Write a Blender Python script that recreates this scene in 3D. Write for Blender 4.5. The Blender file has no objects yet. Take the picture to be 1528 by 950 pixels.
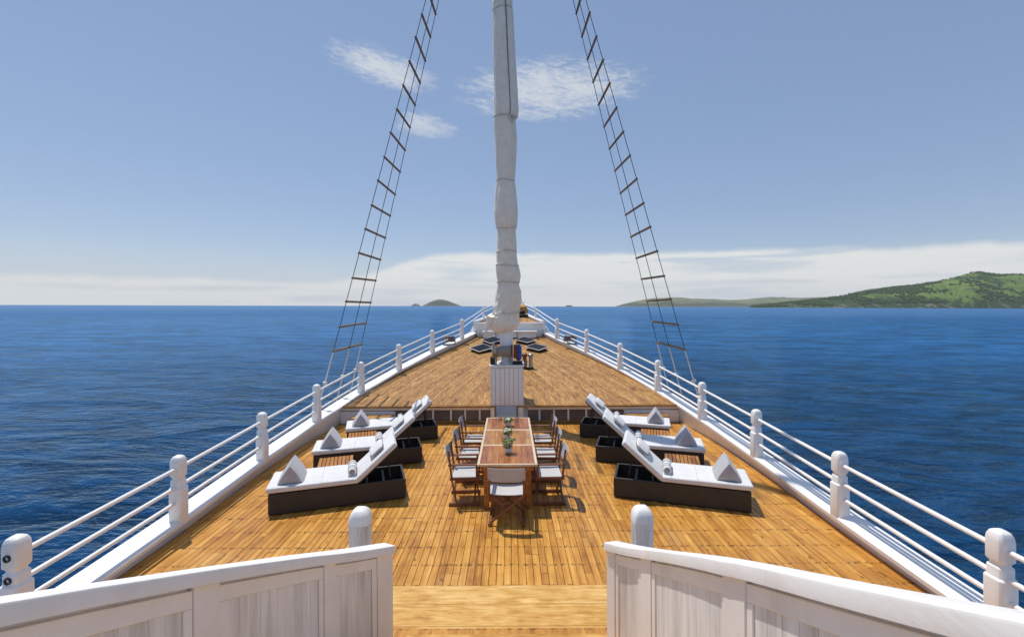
import bpy, bmesh, math, random
from mathutils import Vector, Matrix, noise as mnoise
R = math.radians
rng = random.Random(7)
scene = bpy.context.scene
COL = scene.collection

# ------------------------------------------------------------------ camera
F = 680.0                      # focal length in pixels of the 1528 px wide photograph (a 16 mm lens)
cam_data = bpy.data.cameras.new('camera')
cam_data.sensor_width = 36.0
cam_data.lens = 36.0 * F / 1528.0
cam_data.shift_x = 3.0 / 1528.0
cam_data.shift_y = -18.5 / 1528.0
cam_data.clip_start = 0.05
cam_data.clip_end = 40000.0
cam = bpy.data.objects.new('camera', cam_data)
COL.objects.link(cam)
cam.matrix_world = Matrix.Rotation(R(-0.17), 4, 'Y') @ Matrix.Rotation(R(90), 4, 'X')
scene.camera = cam

# ------------------------------------------------------------------ sun, sky, exposure
SUN_EL, SUN_AZ = 68.0, -44.0   # azimuth measured from the bow, negative = to the left
sun_data = bpy.data.lights.new('sun', 'SUN')
sun_data.energy = 2.3
sun_data.angle = R(0.5)
sun_data.color = (1.0, 0.94, 0.85)
sun = bpy.data.objects.new('sun', sun_data)
COL.objects.link(sun)
sd = Vector((math.cos(R(SUN_EL)) * math.sin(R(SUN_AZ)), math.cos(R(SUN_EL)) * math.cos(R(SUN_AZ)), math.sin(R(SUN_EL))))
sun.matrix_world = Matrix.Translation((-20, 30, 60)) @ sd.to_track_quat('Z', 'Y').to_matrix().to_4x4()

scene.view_settings.view_transform = 'Standard'
scene.view_settings.look = 'None'
scene.view_settings.gamma = 1.0
scene.view_settings.exposure = 0.68
scene.view_settings.use_curve_mapping = False


class NG:
    """tiny helper to wire node trees"""
    def __init__(self, tree):
        self.t = tree

    def n(self, typ, **kw):
        nd = self.t.nodes.new(typ)
        for k, v in kw.items():
            setattr(nd, k, v)
        return nd

    def link(self, a, b):
        self.t.links.new(a, b)

    def put(self, sock, v):
        if isinstance(v, bpy.types.NodeSocket):
            self.link(v, sock)
        elif v is not None:
            sock.default_value = v

    def m(self, op, a, b=None, c=None, clamp=False):
        nd = self.n('ShaderNodeMath', operation=op, use_clamp=clamp)
        self.put(nd.inputs[0], a)
        self.put(nd.inputs[1], b)
        if c is not None:
            self.put(nd.inputs[2], c)
        return nd.outputs[0]

    def vm(self, op, a, b=None):
        nd = self.n('ShaderNodeVectorMath', operation=op)
        self.put(nd.inputs[0], a)
        self.put(nd.inputs[1], b)
        return nd.outputs[0]

    def comb(self, x, y, z):
        nd = self.n('ShaderNodeCombineXYZ')
        self.put(nd.inputs[0], x); self.put(nd.inputs[1], y); self.put(nd.inputs[2], z)
        return nd.outputs[0]

    def sep(self, v):
        nd = self.n('ShaderNodeSeparateXYZ')
        self.put(nd.inputs[0], v)
        return nd.outputs

    def noise(self, vec, scale, detail=4.0, rough=0.55, dist=0.0):
        nd = self.n('ShaderNodeTexNoise')
        self.put(nd.inputs['Vector'], vec)
        nd.inputs['Scale'].default_value = scale
        nd.inputs['Detail'].default_value = detail
        nd.inputs['Roughness'].default_value = rough
        nd.inputs['Distortion'].default_value = dist
        return nd.outputs['Fac']

    def ss(self, v, a, b, lo=0.0, hi=1.0):
        nd = self.n('ShaderNodeMapRange', interpolation_type='SMOOTHSTEP')
        self.put(nd.inputs[0], v)
        self.put(nd.inputs[1], a); self.put(nd.inputs[2], b)
        self.put(nd.inputs[3], lo); self.put(nd.inputs[4], hi)
        return nd.outputs[0]

    def ramp(self, fac, stops, interp='LINEAR'):
        nd = self.n('ShaderNodeValToRGB')
        cr = nd.color_ramp
        cr.interpolation = interp
        while len(cr.elements) < len(stops):
            cr.elements.new(0.5)
        for e, (p, c) in zip(cr.elements, stops):
            e.position = p
            e.color = (*c, 1.0)
        self.put(nd.inputs[0], fac)
        return nd.outputs[0]

    def mix(self, fac, a, b, blend='MIX'):
        nd = self.n('ShaderNodeMix', data_type='RGBA', blend_type=blend)
        self.put(nd.inputs[0], fac)
        self.put(nd.inputs[6], a if not isinstance(a, tuple) else (*a, 1.0))
        self.put(nd.inputs[7], b if not isinstance(b, tuple) else (*b, 1.0))
        return nd.outputs[2]

    def bump(self, height, strength=0.3, dist=0.01, normal=None):
        nd = self.n('ShaderNodeBump')
        nd.inputs['Strength'].default_value = strength
        nd.inputs['Distance'].default_value = dist
        self.put(nd.inputs['Height'], height)
        if normal is not None:
            self.put(nd.inputs['Normal'], normal)
        return nd.outputs[0]


# world: Nishita sky with thin clouds given by direction
world = bpy.data.worlds.new('World')
scene.world = world
world.use_nodes = True
wt = world.node_tree
wt.nodes.clear()
g = NG(wt)
sky = g.n('ShaderNodeTexSky', sky_type='NISHITA')
sky.sun_disc = False
sky.sun_elevation = R(SUN_EL)
sky.sun_rotation = R(SUN_AZ)
sky.altitude = 0.0
sky.air_density = 1.0
sky.dust_density = 0.12
sky.ozone_density = 1.0
tc = g.n('ShaderNodeTexCoord')
dirv = tc.outputs['Generated']
dx, dy, dz = g.sep(dirv)
az = g.m('MULTIPLY', g.m('ARCTAN2', dx, dy), 57.2958)
el = g.m('MULTIPLY', g.m('ARCSINE', dz), 57.2958)
n_w = g.noise(g.comb(g.m('MULTIPLY', az, 0.24), g.m('MULTIPLY', g.m('ADD', el, g.m('MULTIPLY', az, 0.10)), 0.80), 0.0), 1.0, 7.0, 0.66, 1.1)
n_f = g.noise(g.comb(g.m('MULTIPLY', az, 0.9), g.m('MULTIPLY', g.m('ADD', el, g.m('MULTIPLY', az, 0.15)), 3.4), 4.0), 1.0, 6.0, 0.70, 0.9)
nn = g.m('ADD', g.m('MULTIPLY', n_w, 0.6), g.m('MULTIPLY', n_f, 0.4))
cloud = None


def wisp(a, e, ra, re, amount, tilt=0.0):
    da = g.m('SUBTRACT', az, a)
    de = g.m('SUBTRACT', g.m('SUBTRACT', el, e), g.m('MULTIPLY', da, tilt))
    q = g.m('ADD', g.m('POWER', g.m('ABSOLUTE', g.m('DIVIDE', da, ra)), 2.0),
            g.m('POWER', g.m('ABSOLUTE', g.m('DIVIDE', de, re)), 2.0))
    v = g.m('ADD', g.m('SUBTRACT', 1.0, q), g.m('MULTIPLY', g.m('SUBTRACT', nn, 0.5), 3.7))
    return g.m('MULTIPLY', g.ss(v, 0.0, 1.35), amount)


WISPS = [(-15.6, 26.6, 7.0, 2.2, 0.66, -0.16), (-12.0, 26.0, 3.4, 1.4, 0.4, 0.0), (5.0, 25.2, 12.0, 3.7, 0.68, 0.02),
         (-10.6, 21.2, 4.4, 1.5, 0.55, -0.05), (-75, 24, 9, 3, 0.5, 0.0), (68, 28, 10, 3, 0.55, 0.0), (120, 22, 9, 3, 0.5, 0.0),
         (-140, 26, 10, 3, 0.5, 0.0), (175, 20, 8, 3, 0.5, 0.0)]
for w in WISPS:
    c = wisp(*w)
    cloud = c if cloud is None else g.m('MAXIMUM', cloud, c)
# low streaky bank round the horizon, higher to the right of the bow
n_b = g.noise(g.comb(g.m('MULTIPLY', az, 0.055), g.m('MULTIPLY', el, 0.62), 9.0), 1.0, 5.0, 0.55, 0.4)
n_e = g.noise(g.comb(g.m('MULTIPLY', az, 0.16), 0.0, 2.0), 1.0, 4.0, 0.6)
lift = g.m('SUBTRACT', g.ss(az, -23.0, -7.0, 3.1, 6.9), g.m('ADD', g.ss(az, 18.0, 52.0, 0.0, 1.0), g.ss(az, 110.0, 178.0, 0.0, 2.8)))
top = g.m('ADD', lift, g.m('MULTIPLY', g.m('SUBTRACT', n_e, 0.5), 1.6))
edge = g.ss(g.m('SUBTRACT', top, el), 0.0, 0.9)
body = g.ss(n_b, 0.36, 0.54, 0.30, 0.95)
bank = g.m('MULTIPLY', edge, body)
cloud = g.m('MAXIMUM', cloud, bank)
tint = g.mix(1.0, sky.outputs[0], (0.95, 0.87, 0.84), 'MULTIPLY')
even = g.mix(0.50, tint, (1.80, 2.62, 4.20))                      # flat blue blended in evens out the sky glow and its fill light
low = g.mix(g.ss(el, -1.0, 7.5, 0.92, 0.0), even, (4.15, 4.50, 5.15))   # pale sea haze along the horizon
skyc = g.mix(cloud, low, (5.7, 5.8, 5.7))
bg = g.n('ShaderNodeBackground')
bg.inputs['Strength'].default_value = 0.0875
g.link(skyc, bg.inputs['Color'])
wo = g.n('ShaderNodeOutputWorld')
g.link(bg.outputs[0], wo.inputs[0])

# ------------------------------------------------------------------ materials


def new_mat(name):
    m = bpy.data.materials.new(name)
    m.use_nodes = True
    t = m.node_tree
    b = t.nodes['Principled BSDF']
    return m, NG(t), b


def paint(name, col, rough=0.45, dirt=0.06, bump=0.15):
    """painted wood: brush relief, faint run-off streaks and small worn spots"""
    m, g, b = new_mat(name)
    geo = g.n('ShaderNodeNewGeometry')
    p = geo.outputs['Position']
    n1 = g.noise(p, 2.3, 6, 0.65)
    n2 = g.noise(g.vm('MULTIPLY', p, (60.0, 9.0, 60.0)), 1.0, 3, 0.6)
    stk = g.noise(g.vm('MULTIPLY', p, (11.0, 11.0, 0.8)), 1.0, 5, 0.6)
    chip = g.ss(g.noise(p, 17.0, 5, 0.7), 0.70, 0.74)
    d = tuple(c * (1 - dirt * 3.2) for c in col)
    c = g.mix(g.ss(n1, 0.42, 0.75), tuple(col), (d[0], d[1] * 0.985, d[2] * 0.95))
    c = g.mix(g.m('MULTIPLY', g.ss(stk, 0.56, 0.74), 0.35), c, (col[0] * 0.74, col[1] * 0.70, col[2] * 0.63))
    c = g.mix(g.m('MULTIPLY', chip, 0.45), c, (col[0] * 0.55, col[1] * 0.50, col[2] * 0.43))
    g.link(c, b.inputs['Base Color'])
    g.link(g.m('ADD', rough - 0.06, g.m('MULTIPLY', n1, 0.22)), b.inputs['Roughness'])
    g.link(g.bump(g.m('ADD', n1, g.m('MULTIPLY', n2, 0.45)), bump * 1.8, 0.007), b.inputs['Normal'])
    return m


def wood(name, stops, rnd='object', axis=1, rough=0.42, beams=False, grain=1.0, varnish=0.0, world_pos=True, seam=0.0):
    """plank wood: stops = colours from dark to light picked per piece, fine grain along the axis"""
    m, g, b = new_mat(name)
    geo = g.n('ShaderNodeNewGeometry')
    if rnd == 'object':
        oi = g.n('ShaderNodeObjectInfo')
        rv = oi.outputs['Random']
    else:
        rv = geo.outputs['Random Per Island']
    if world_pos:
        pos = geo.outputs['Position']
    else:
        pos = g.n('ShaderNodeTexCoord').outputs['Object']
    off = g.comb(g.m('MULTIPLY', rv, 37.0), g.m('MULTIPLY', rv, 91.0), g.m('MULTIPLY', rv, 53.0))
    pp = g.vm('ADD', pos, off)
    sc = [26.0, 26.0, 26.0]
    sc[axis] = 1.3 if axis == 1 else 3.2
    gr = g.noise(g.vm('MULTIPLY', pp, tuple(sc)), 1.0, 6, 0.62, 0.5)
    blot = g.noise(pos, 1.1, 4, 0.6)
    sc2 = [9.0, 9.0, 9.0]
    sc2[axis] = 2.2 if axis == 1 else 4.5
    mid = g.noise(g.vm('MULTIPLY', pp, tuple(sc2)), 1.0, 4, 0.55)
    v = g.m('ADD', g.m('MULTIPLY', rv, 0.30), g.m('ADD', g.m('MULTIPLY', g.m('SUBTRACT', gr, 0.5), 1.05 * grain),
            g.m('ADD', g.m('MULTIPLY', g.m('SUBTRACT', blot, 0.5), 0.5), g.m('MULTIPLY', g.m('SUBTRACT', mid, 0.5), 0.8 * grain))))
    v = g.m('ADD', v, 0.35, clamp=True)
    col = g.ramp(v, stops)
    if beams:
        wear = g.ss(g.noise(pos, 0.9, 6, 0.7, 0.5), 0.52, 0.70)
        col = g.mix(g.m('MULTIPLY', wear, 0.30), col, (0.60, 0.40, 0.18))
        stain = g.ss(g.noise(g.vm('ADD', pos, (31.0, 7.0, 0.0)), 2.2, 5, 0.65, 0.8), 0.60, 0.72)
        col = g.mix(g.m('MULTIPLY', stain, 0.32), col, (0.20, 0.085, 0.02))
        x, y, z = g.sep(pos)
        fr = g.m('FRACT', g.m('DIVIDE', g.m('ADD', y, g.m('MULTIPLY', g.noise(pos, 5.0, 2), 0.05)), 0.42))
        line = g.ss(g.m('ABSOLUTE', g.m('SUBTRACT', fr, 0.5)), 0.02, 0.07, 1.0, 0.0)
        spot = g.ss(g.noise(g.vm('MULTIPLY', pos, (22.0, 14.0, 1.0)), 1.0, 2, 0.5), 0.44, 0.62)
        col = g.mix(g.m('MULTIPLY', g.m('MULTIPLY', line, spot), 0.75), col, (stops[0][1][0] * 0.45, stops[0][1][1] * 0.45, stops[0][1][2] * 0.45))
        kn = g.ss(g.noise(g.vm('MULTIPLY', pp, (11.0, 7.0, 1.0)), 1.0, 1, 0.4), 0.73, 0.79)
        col = g.mix(g.m('MULTIPLY', kn, 0.6), col, (stops[0][1][0] * 0.5, stops[0][1][1] * 0.5, stops[0][1][2] * 0.5))
    g.link(col, b.inputs['Base Color'])
    g.link(g.m('ADD', rough - 0.1, g.m('ADD', g.m('MULTIPLY', gr, 0.16), g.m('MULTIPLY', blot, 0.08))), b.inputs['Roughness'])
    if varnish:
        b.inputs['Coat Weight'].default_value = varnish
        b.inputs['Coat Roughness'].default_value = 0.2
    b.inputs['Specular IOR Level'].default_value = 0.36
    g.link(g.bump(gr, 0.25, 0.004), b.inputs['Normal'])
    return m


def cloth(name, col, scale=260.0, wrinkle=0.3, rough=0.9, speck=0.0):
    m, g, b = new_mat(name)
    p = g.n('ShaderNodeTexCoord').outputs['Object']
    n1 = g.noise(p, 5.0, 5, 0.6)
    n2 = g.noise(p, scale, 2, 0.5)
    c = g.mix(g.ss(n1, 0.3, 0.75), tuple(col), tuple(x * 0.9 for x in col))
    if speck:
        c = g.mix(g.m('MULTIPLY', g.ss(g.noise(p, 70.0, 2, 0.6), 0.48, 0.62), speck), c, tuple(x * 0.45 for x in col))
    g.link(c, b.inputs['Base Color'])
    b.inputs['Roughness'].default_value = rough
    b.inputs['Sheen Weight'].default_value = 0.15
    g.link(g.bump(g.m('ADD', n1, g.m('MULTIPLY', n2, 0.12)), wrinkle, 0.02), b.inputs['Normal'])
    return m


def see_light(m, amount, col):
    """thin cloth lets part of the light through"""
    g = NG(m.node_tree)
    b = m.node_tree.nodes['Principled BSDF']
    tr = g.n('ShaderNodeBsdfTranslucent')
    tr.inputs['Color'].default_value = (*col, 1)
    mx = g.n('ShaderNodeMixShader')
    mx.inputs[0].default_value = amount
    g.link(b.outputs[0], mx.inputs[1]); g.link(tr.outputs[0], mx.inputs[2])
    g.link(mx.outputs[0], m.node_tree.nodes['Material Output'].inputs[0])


def plain(name, col, rough=0.5, metal=0.0, spec=0.5, var=0.15, scale=12.0):
    m, g, b = new_mat(name)
    p = g.n('ShaderNodeTexCoord').outputs['Object']
    n1 = g.noise(p, scale, 5, 0.6)
    g.link(g.mix(n1, tuple(c * (1 + var) for c in col), tuple(c * (1 - var) for c in col)), b.inputs['Base Color'])
    b.inputs['Roughness'].default_value = rough
    b.inputs['Metallic'].default_value = metal
    b.inputs['Specular IOR Level'].default_value = spec
    g.link(g.bump(n1, 0.15, 0.004), b.inputs['Normal'])
    return m


M = {}
M['white'] = paint('white_paint', (0.87, 0.865, 0.85), 0.42, 0.025, 0.12)
M['white_rail'] = paint('white_rail_paint', (0.88, 0.875, 0.86), 0.4, 0.025, 0.1)
M['wall_paint'] = paint('warm_white_paint', (0.86, 0.845, 0.82), 0.5, 0.03, 0.15)

# whitewashed boards: vertical brushed streaks where the wood shows through
m, g, b = new_mat('whitewashed_wood')
p = g.n('ShaderNodeNewGeometry').outputs['Position']
st = g.noise(g.vm('MULTIPLY', p, (30.0, 30.0, 1.6)), 1.0, 6, 0.65, 0.4)
st2 = g.noise(g.vm('MULTIPLY', p, (9.0, 9.0, 0.9)), 1.0, 4, 0.6, 0.2)
s = g.m('ADD', g.m('MULTIPLY', st, 0.5), g.m('MULTIPLY', g.m('ADD', g.m('MULTIPLY', g.m('SUBTRACT', st2, 0.5), 1.7), 0.5), 0.5))
g.link(g.ramp(s, [(0.3, (0.50, 0.48, 0.45)), (0.43, (0.68, 0.67, 0.645)), (0.55, (0.79, 0.785, 0.775)), (0.7, (0.88, 0.88, 0.88))]), b.inputs['Base Color'])
b.inputs['Roughness'].default_value = 0.6
g.link(g.bump(st, 0.4, 0.006), b.inputs['Normal'])
M['whitewash'] = m

DECK = [(0.0, (0.16, 0.060, 0.012)), (0.25, (0.33, 0.140, 0.028)), (0.5, (0.47, 0.222, 0.046)), (0.78, (0.60, 0.320, 0.080)), (1.0, (0.74, 0.46, 0.17))]
UPPER = [(0.0, (0.13, 0.052, 0.013)), (0.25, (0.28, 0.126, 0.033)), (0.5, (0.40, 0.200, 0.055)), (0.78, (0.54, 0.30, 0.095)), (1.0, (0.72, 0.47, 0.20))]
STEP = [(0.0, (0.24, 0.095, 0.016)), (0.3, (0.46, 0.22, 0.042)), (0.55, (0.60, 0.335, 0.085)), (1.0, (0.78, 0.52, 0.20))]
TABLE = [(0.0, (0.15, 0.038, 0.010)), (0.3, (0.29, 0.085, 0.021)), (0.6, (0.42, 0.155, 0.040)), (1.0, (0.54, 0.27, 0.085))]
DECK = [(p_, tuple(min(0.85, v_ * k_) for v_, k_ in zip(c_, (1.16, 1.14, 0.98)))) for p_, c_ in DECK]
M['deck'] = wood('teak_deck_plank', DECK, 'object', 1, 0.40, True)
M['deck_isl'] = wood('teak_deck_plank_joined', DECK, 'island', 1, 0.40, True)
M['upper'] = wood('sun_bleached_teak', UPPER, 'island', 1, 0.5, False, 1.25)
M['step'] = wood('pale_step_teak', STEP, 'object', 0, 0.42, False, 1.35)
M['table'] = wood('table_teak', TABLE, 'object', 1, 0.30, False, 1.2, 0.3)
M['table_mid'] = wood('table_teak_golden', [(p_, tuple(min(1, x * k) for x, k in zip(c_, (1.15, 1.4, 1.5)))) for p_, c_ in TABLE], 'object', 1, 0.32, False, 1.2, 0.3)
M['table_edge'] = wood('pale_table_edge', [(0.0, (0.58, 0.40, 0.24)), (0.5, (0.72, 0.55, 0.37)), (1.0, (0.82, 0.68, 0.50))], 'object', 1, 0.4)
M['dark_wood'] = wood('dark_chair_wood', [(0.0, (0.09, 0.033, 0.017)), (0.5, (0.20, 0.075, 0.037)), (1.0, (0.32, 0.14, 0.07))], 'object', 1, 0.38, world_pos=False)
M['slat'] = wood('orange_teak_slat', [(0.0, (0.25, 0.09, 0.02)), (0.5, (0.42, 0.18, 0.045)), (1.0, (0.55, 0.27, 0.08))], 'object', 1, 0.42, world_pos=False)
M['edge'] = wood('deck_edge_teak', UPPER, 'object', 0, 0.45)
M['rung'] = plain('weathered_rung_wood', (0.22, 0.165, 0.115), 0.75, 0, 0.3, 0.35, 6)
M['caulk'] = plain('black_caulk', (0.032, 0.020, 0.012), 0.7)
M['mattress'] = cloth('white_canvas', (0.74, 0.74, 0.74), 300, 0.25)
M['cushion'] = cloth('pale_grey_linen', (0.47, 0.47, 0.49), 200, 0.3, speck=0.35)
M['grey_canvas'] = cloth('grey_canvas', (0.60, 0.60, 0.62), 250, 0.3)
M['seat_canvas'] = cloth('light_seat_canvas', (0.74, 0.74, 0.74), 250, 0.25)
M['towel'] = cloth('white_towel', (0.78, 0.78, 0.78), 400, 0.5)
M['stripe'] = cloth('grey_towel_stripe', (0.26, 0.27, 0.30), 400, 0.5)
M['sail'] = cloth('sail_cloth', (0.90, 0.83, 0.70), 90, 1.0, 0.85)
see_light(M['grey_canvas'], 0.30, (0.5, 0.5, 0.53))
see_light(M['seat_canvas'], 0.25, (0.7, 0.7, 0.7))
M['lash'] = plain('pale_rope', (0.66, 0.62, 0.54), 0.9, 0, 0.2, 0.3, 60)
M['line'] = plain('grey_brown_rope', (0.22, 0.17, 0.135), 0.9, 0, 0.2, 0.3, 60)
M['shroud'] = plain('dark_tarred_rope', (0.075, 0.066, 0.058), 0.85, 0, 0.2, 0.2, 60)
M['lanyard'] = plain('white_lanyard_rope', (0.72, 0.70, 0.66), 0.9, 0, 0.2, 0.2, 60)
M['black_metal'] = plain('dark_metal', (0.03, 0.03, 0.032), 0.45, 0.6)
M['steel'] = plain('dull_steel', (0.33, 0.33, 0.32), 0.38, 0.85, 0.5, 0.3)
M['lamp_grey'] = plain('grey_lamp_paint', (0.36, 0.35, 0.31), 0.5, 0, 0.4, 0.2)
M['winch_rope'] = plain('coiled_rope', (0.34, 0.32, 0.27), 0.9, 0, 0.2, 0.4, 40)
M['blue'] = plain('blue_plastic', (0.012, 0.07, 0.32), 0.45)
M['rust'] = plain('rust_red_paint', (0.16, 0.05, 0.035), 0.6, 0, 0.4, 0.4)
M['orange'] = plain('orange_cloth', (0.66, 0.30, 0.07), 0.8, 0, 0.3, 0.25)
M['socket'] = plain('dark_socket', (0.03, 0.035, 0.04), 0.7)
M['leaf'] = plain('leaf_green', (0.10, 0.20, 0.045), 0.5, 0, 0.4, 0.5, 30)
M['petal'] = plain('white_petal', (0.80, 0.78, 0.70), 0.6, 0, 0.3, 0.08)
M['pot'] = plain('glazed_white_pot', (0.62, 0.63, 0.60), 0.25, 0, 0.5, 0.2)
M['hull'] = paint('hull_paint', (0.78, 0.77, 0.75), 0.4, 0.05, 0.2)

m, g, b = new_mat('tinted_glass')
b.inputs['Base Color'].default_value = (0.13, 0.12, 0.125, 1)
b.inputs['Roughness'].default_value = 0.22
M['glass'] = m
m, g, b = new_mat('black_glass')
p = g.n('ShaderNodeNewGeometry').outputs['Position']
g.link(g.ramp(g.noise(p, 6, 4), [(0.3, (0.006, 0.007, 0.010)), (0.7, (0.016, 0.02, 0.03))]), b.inputs['Base Color'])
b.inputs['Roughness'].default_value = 0.28
b.inputs['Specular IOR Level'].default_value = 0.08
M['black_glass'] = m

# woven dark rattan
m, g, b = new_mat('dark_rattan')
p = g.n('ShaderNodeTexCoord').outputs['Object']
x, y, z = g.sep(p)
wv = g.m('SINE', g.m('MULTIPLY', g.m('ADD', x, y), 170.0))
wh = g.m('SINE', g.m('MULTIPLY', z, 230.0))
h = g.m('MULTIPLY', wv, wh)
n1 = g.noise(p, 9.0, 4)
c = g.mix(n1, (0.026, 0.022, 0.020), (0.050, 0.042, 0.038))
c = g.mix(g.ss(h, -1.0, 0.4, 0.6, 0.0), c, (0.008, 0.006, 0.006))
g.link(c, b.inputs['Base Color'])
b.inputs['Roughness'].default_value = 0.5
g.link(g.bump(h, 0.35, 0.004), b.inputs['Normal'])
M['rattan'] = m

# open sea
m, g, b = new_mat('sea_water')
p = g.n('ShaderNodeNewGeometry').outputs['Position']
px_, py_, pz_ = g.sep(p)
rot = g.n('ShaderNodeVectorRotate', rotation_type='Z_AXIS')
g.link(p, rot.inputs['Vector'])
rot.inputs['Angle'].default_value = R(7)
pr = rot.outputs[0]
w1 = g.noise(g.vm('MULTIPLY', pr, (0.030, 0.085, 1.0)), 1.0, 3, 0.5, 0.4)
w2 = g.noise(g.vm('MULTIPLY', pr, (0.095, 0.200, 1.0)), 1.0, 6, 0.64, 0.7)
w3 = g.noise(g.vm('MULTIPLY', pr, (0.40, 0.98, 1.0)), 1.0, 5, 0.60, 0.6)
w4 = g.noise(g.vm('MULTIPLY', pr, (1.5, 3.8, 1.0)), 1.0, 3, 0.55, 0.4)
patch = g.noise(g.vm('MULTIPLY', pr, (0.0016, 0.009, 1.0)), 1.0, 4, 0.6)
hgt = g.m('ADD', g.m('ADD', g.m('MULTIPLY', w1, 1.6), g.m('MULTIPLY', w2, 1.0)), g.m('ADD', g.m('MULTIPLY', w3, 0.36), g.m('MULTIPLY', w4, 0.055)))
amp = g.ss(patch, 0.35, 0.65, 0.75, 1.2)
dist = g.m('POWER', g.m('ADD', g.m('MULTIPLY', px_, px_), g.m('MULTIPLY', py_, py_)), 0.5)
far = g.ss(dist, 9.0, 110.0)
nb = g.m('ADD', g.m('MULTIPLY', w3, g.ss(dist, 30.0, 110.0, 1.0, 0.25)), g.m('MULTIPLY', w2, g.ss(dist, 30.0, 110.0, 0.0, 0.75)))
wv_ = g.ss(nb, 0.38, 0.62, 0.60, 1.45)  # bright and dark wave faces painted into the water colour
wc = g.mix(far, (0.002, 0.029, 0.086), (0.016, 0.096, 0.255))  # paler far off: grazing-view brightening put into the water colour
nrm = g.bump(g.m('MULTIPLY', hgt, amp), 0.7, 0.9)
g.t.nodes.remove(b)
dif = g.n('ShaderNodeBsdfDiffuse')
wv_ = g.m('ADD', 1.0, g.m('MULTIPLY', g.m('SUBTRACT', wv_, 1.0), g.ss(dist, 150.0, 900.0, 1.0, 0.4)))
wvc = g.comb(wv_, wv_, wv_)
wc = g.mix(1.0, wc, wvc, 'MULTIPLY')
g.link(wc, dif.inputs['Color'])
g.link(nrm, dif.inputs['Normal'])
glo = g.n('ShaderNodeBsdfGlossy')
glo.inputs['Color'].default_value = (0.60, 0.82, 1.0, 1)
g.link(g.ss(dist, 8.0, 900.0, 0.02, 0.24), glo.inputs['Roughness'])
g.link(nrm, glo.inputs['Normal'])
fre = g.n('ShaderNodeFresnel')
fre.inputs['IOR'].default_value = 1.333
g.link(nrm, fre.inputs['Normal'])
fac = g.m('MINIMUM', g.m('MULTIPLY', fre.outputs[0], 0.62), 0.34)
mx = g.n('ShaderNodeMixShader')
g.link(fac, mx.inputs[0]); g.link(dif.outputs[0], mx.inputs[1]); g.link(glo.outputs[0], mx.inputs[2])
g.link(mx.outputs[0], g.t.nodes['Material Output'].inputs[0])
M['sea'] = m


def hill_mat(name, grass, grass2, wood_, rock):
    m, g, b = new_mat(name)
    geo = g.n('ShaderNodeNewGeometry')
    p = geo.outputs['Position']
    n1 = g.noise(g.vm('MULTIPLY', p, (1.0, 1.0, 2.0)), 0.0035, 5, 0.6, 0.4)
    n2 = g.noise(p, 0.012, 5, 0.65)
    n3 = g.noise(p, 0.05, 3, 0.6)
    x, y, z = g.sep(p)
    c = g.mix(g.ss(n2, 0.35, 0.7), grass, grass2)
    low = g.ss(z, 10.0, 110.0, 0.18, 0.0)
    c = g.mix(g.ss(g.m('ADD', g.m('ADD', g.m('MULTIPLY', n1, 0.6), g.m('MULTIPLY', n2, 0.4)), low), 0.50, 0.58), c, wood_)
    c = g.mix(g.m('MULTIPLY', g.ss(n3, 0.45, 0.7), 0.5), c, tuple(v * 0.55 for v in wood_))
    rk = g.m('MULTIPLY', g.ss(z, 14.0, 42.0, 1.0, 0.0), g.ss(g.noise(g.vm('MULTIPLY', p, (1.0, 1.0, 0.2)), 0.02, 4), 0.50, 0.62))
    c = g.mix(rk, c, rock)
    g.link(c, b.inputs['Base Color'])
    b.inputs['Roughness'].default_value = 0.95
    b.inputs['Specular IOR Level'].default_value = 0.1
    g.link(g.bump(g.m('ADD', n2, n3), 0.8, 14.0), b.inputs['Normal'])
    return m


M['hill'] = hill_mat('green_hill', (0.12, 0.20, 0.035), (0.19, 0.26, 0.055), (0.035, 0.075, 0.022), (0.20, 0.18, 0.15))
M['far_hill'] = hill_mat('pale_far_hill', (0.17, 0.20, 0.09), (0.25, 0.25, 0.13), (0.06, 0.085, 0.045), (0.22, 0.20, 0.17))
M['island'] = hill_mat('rocky_islet', (0.12, 0.15, 0.06), (0.17, 0.18, 0.09), (0.05, 0.07, 0.04), (0.20, 0.18, 0.16))
M['trees'] = plain('distant_foliage', (0.050, 0.085, 0.028), 0.95, 0, 0.1, 0.5, 0.02)

# ------------------------------------------------------------------ mesh helpers


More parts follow.
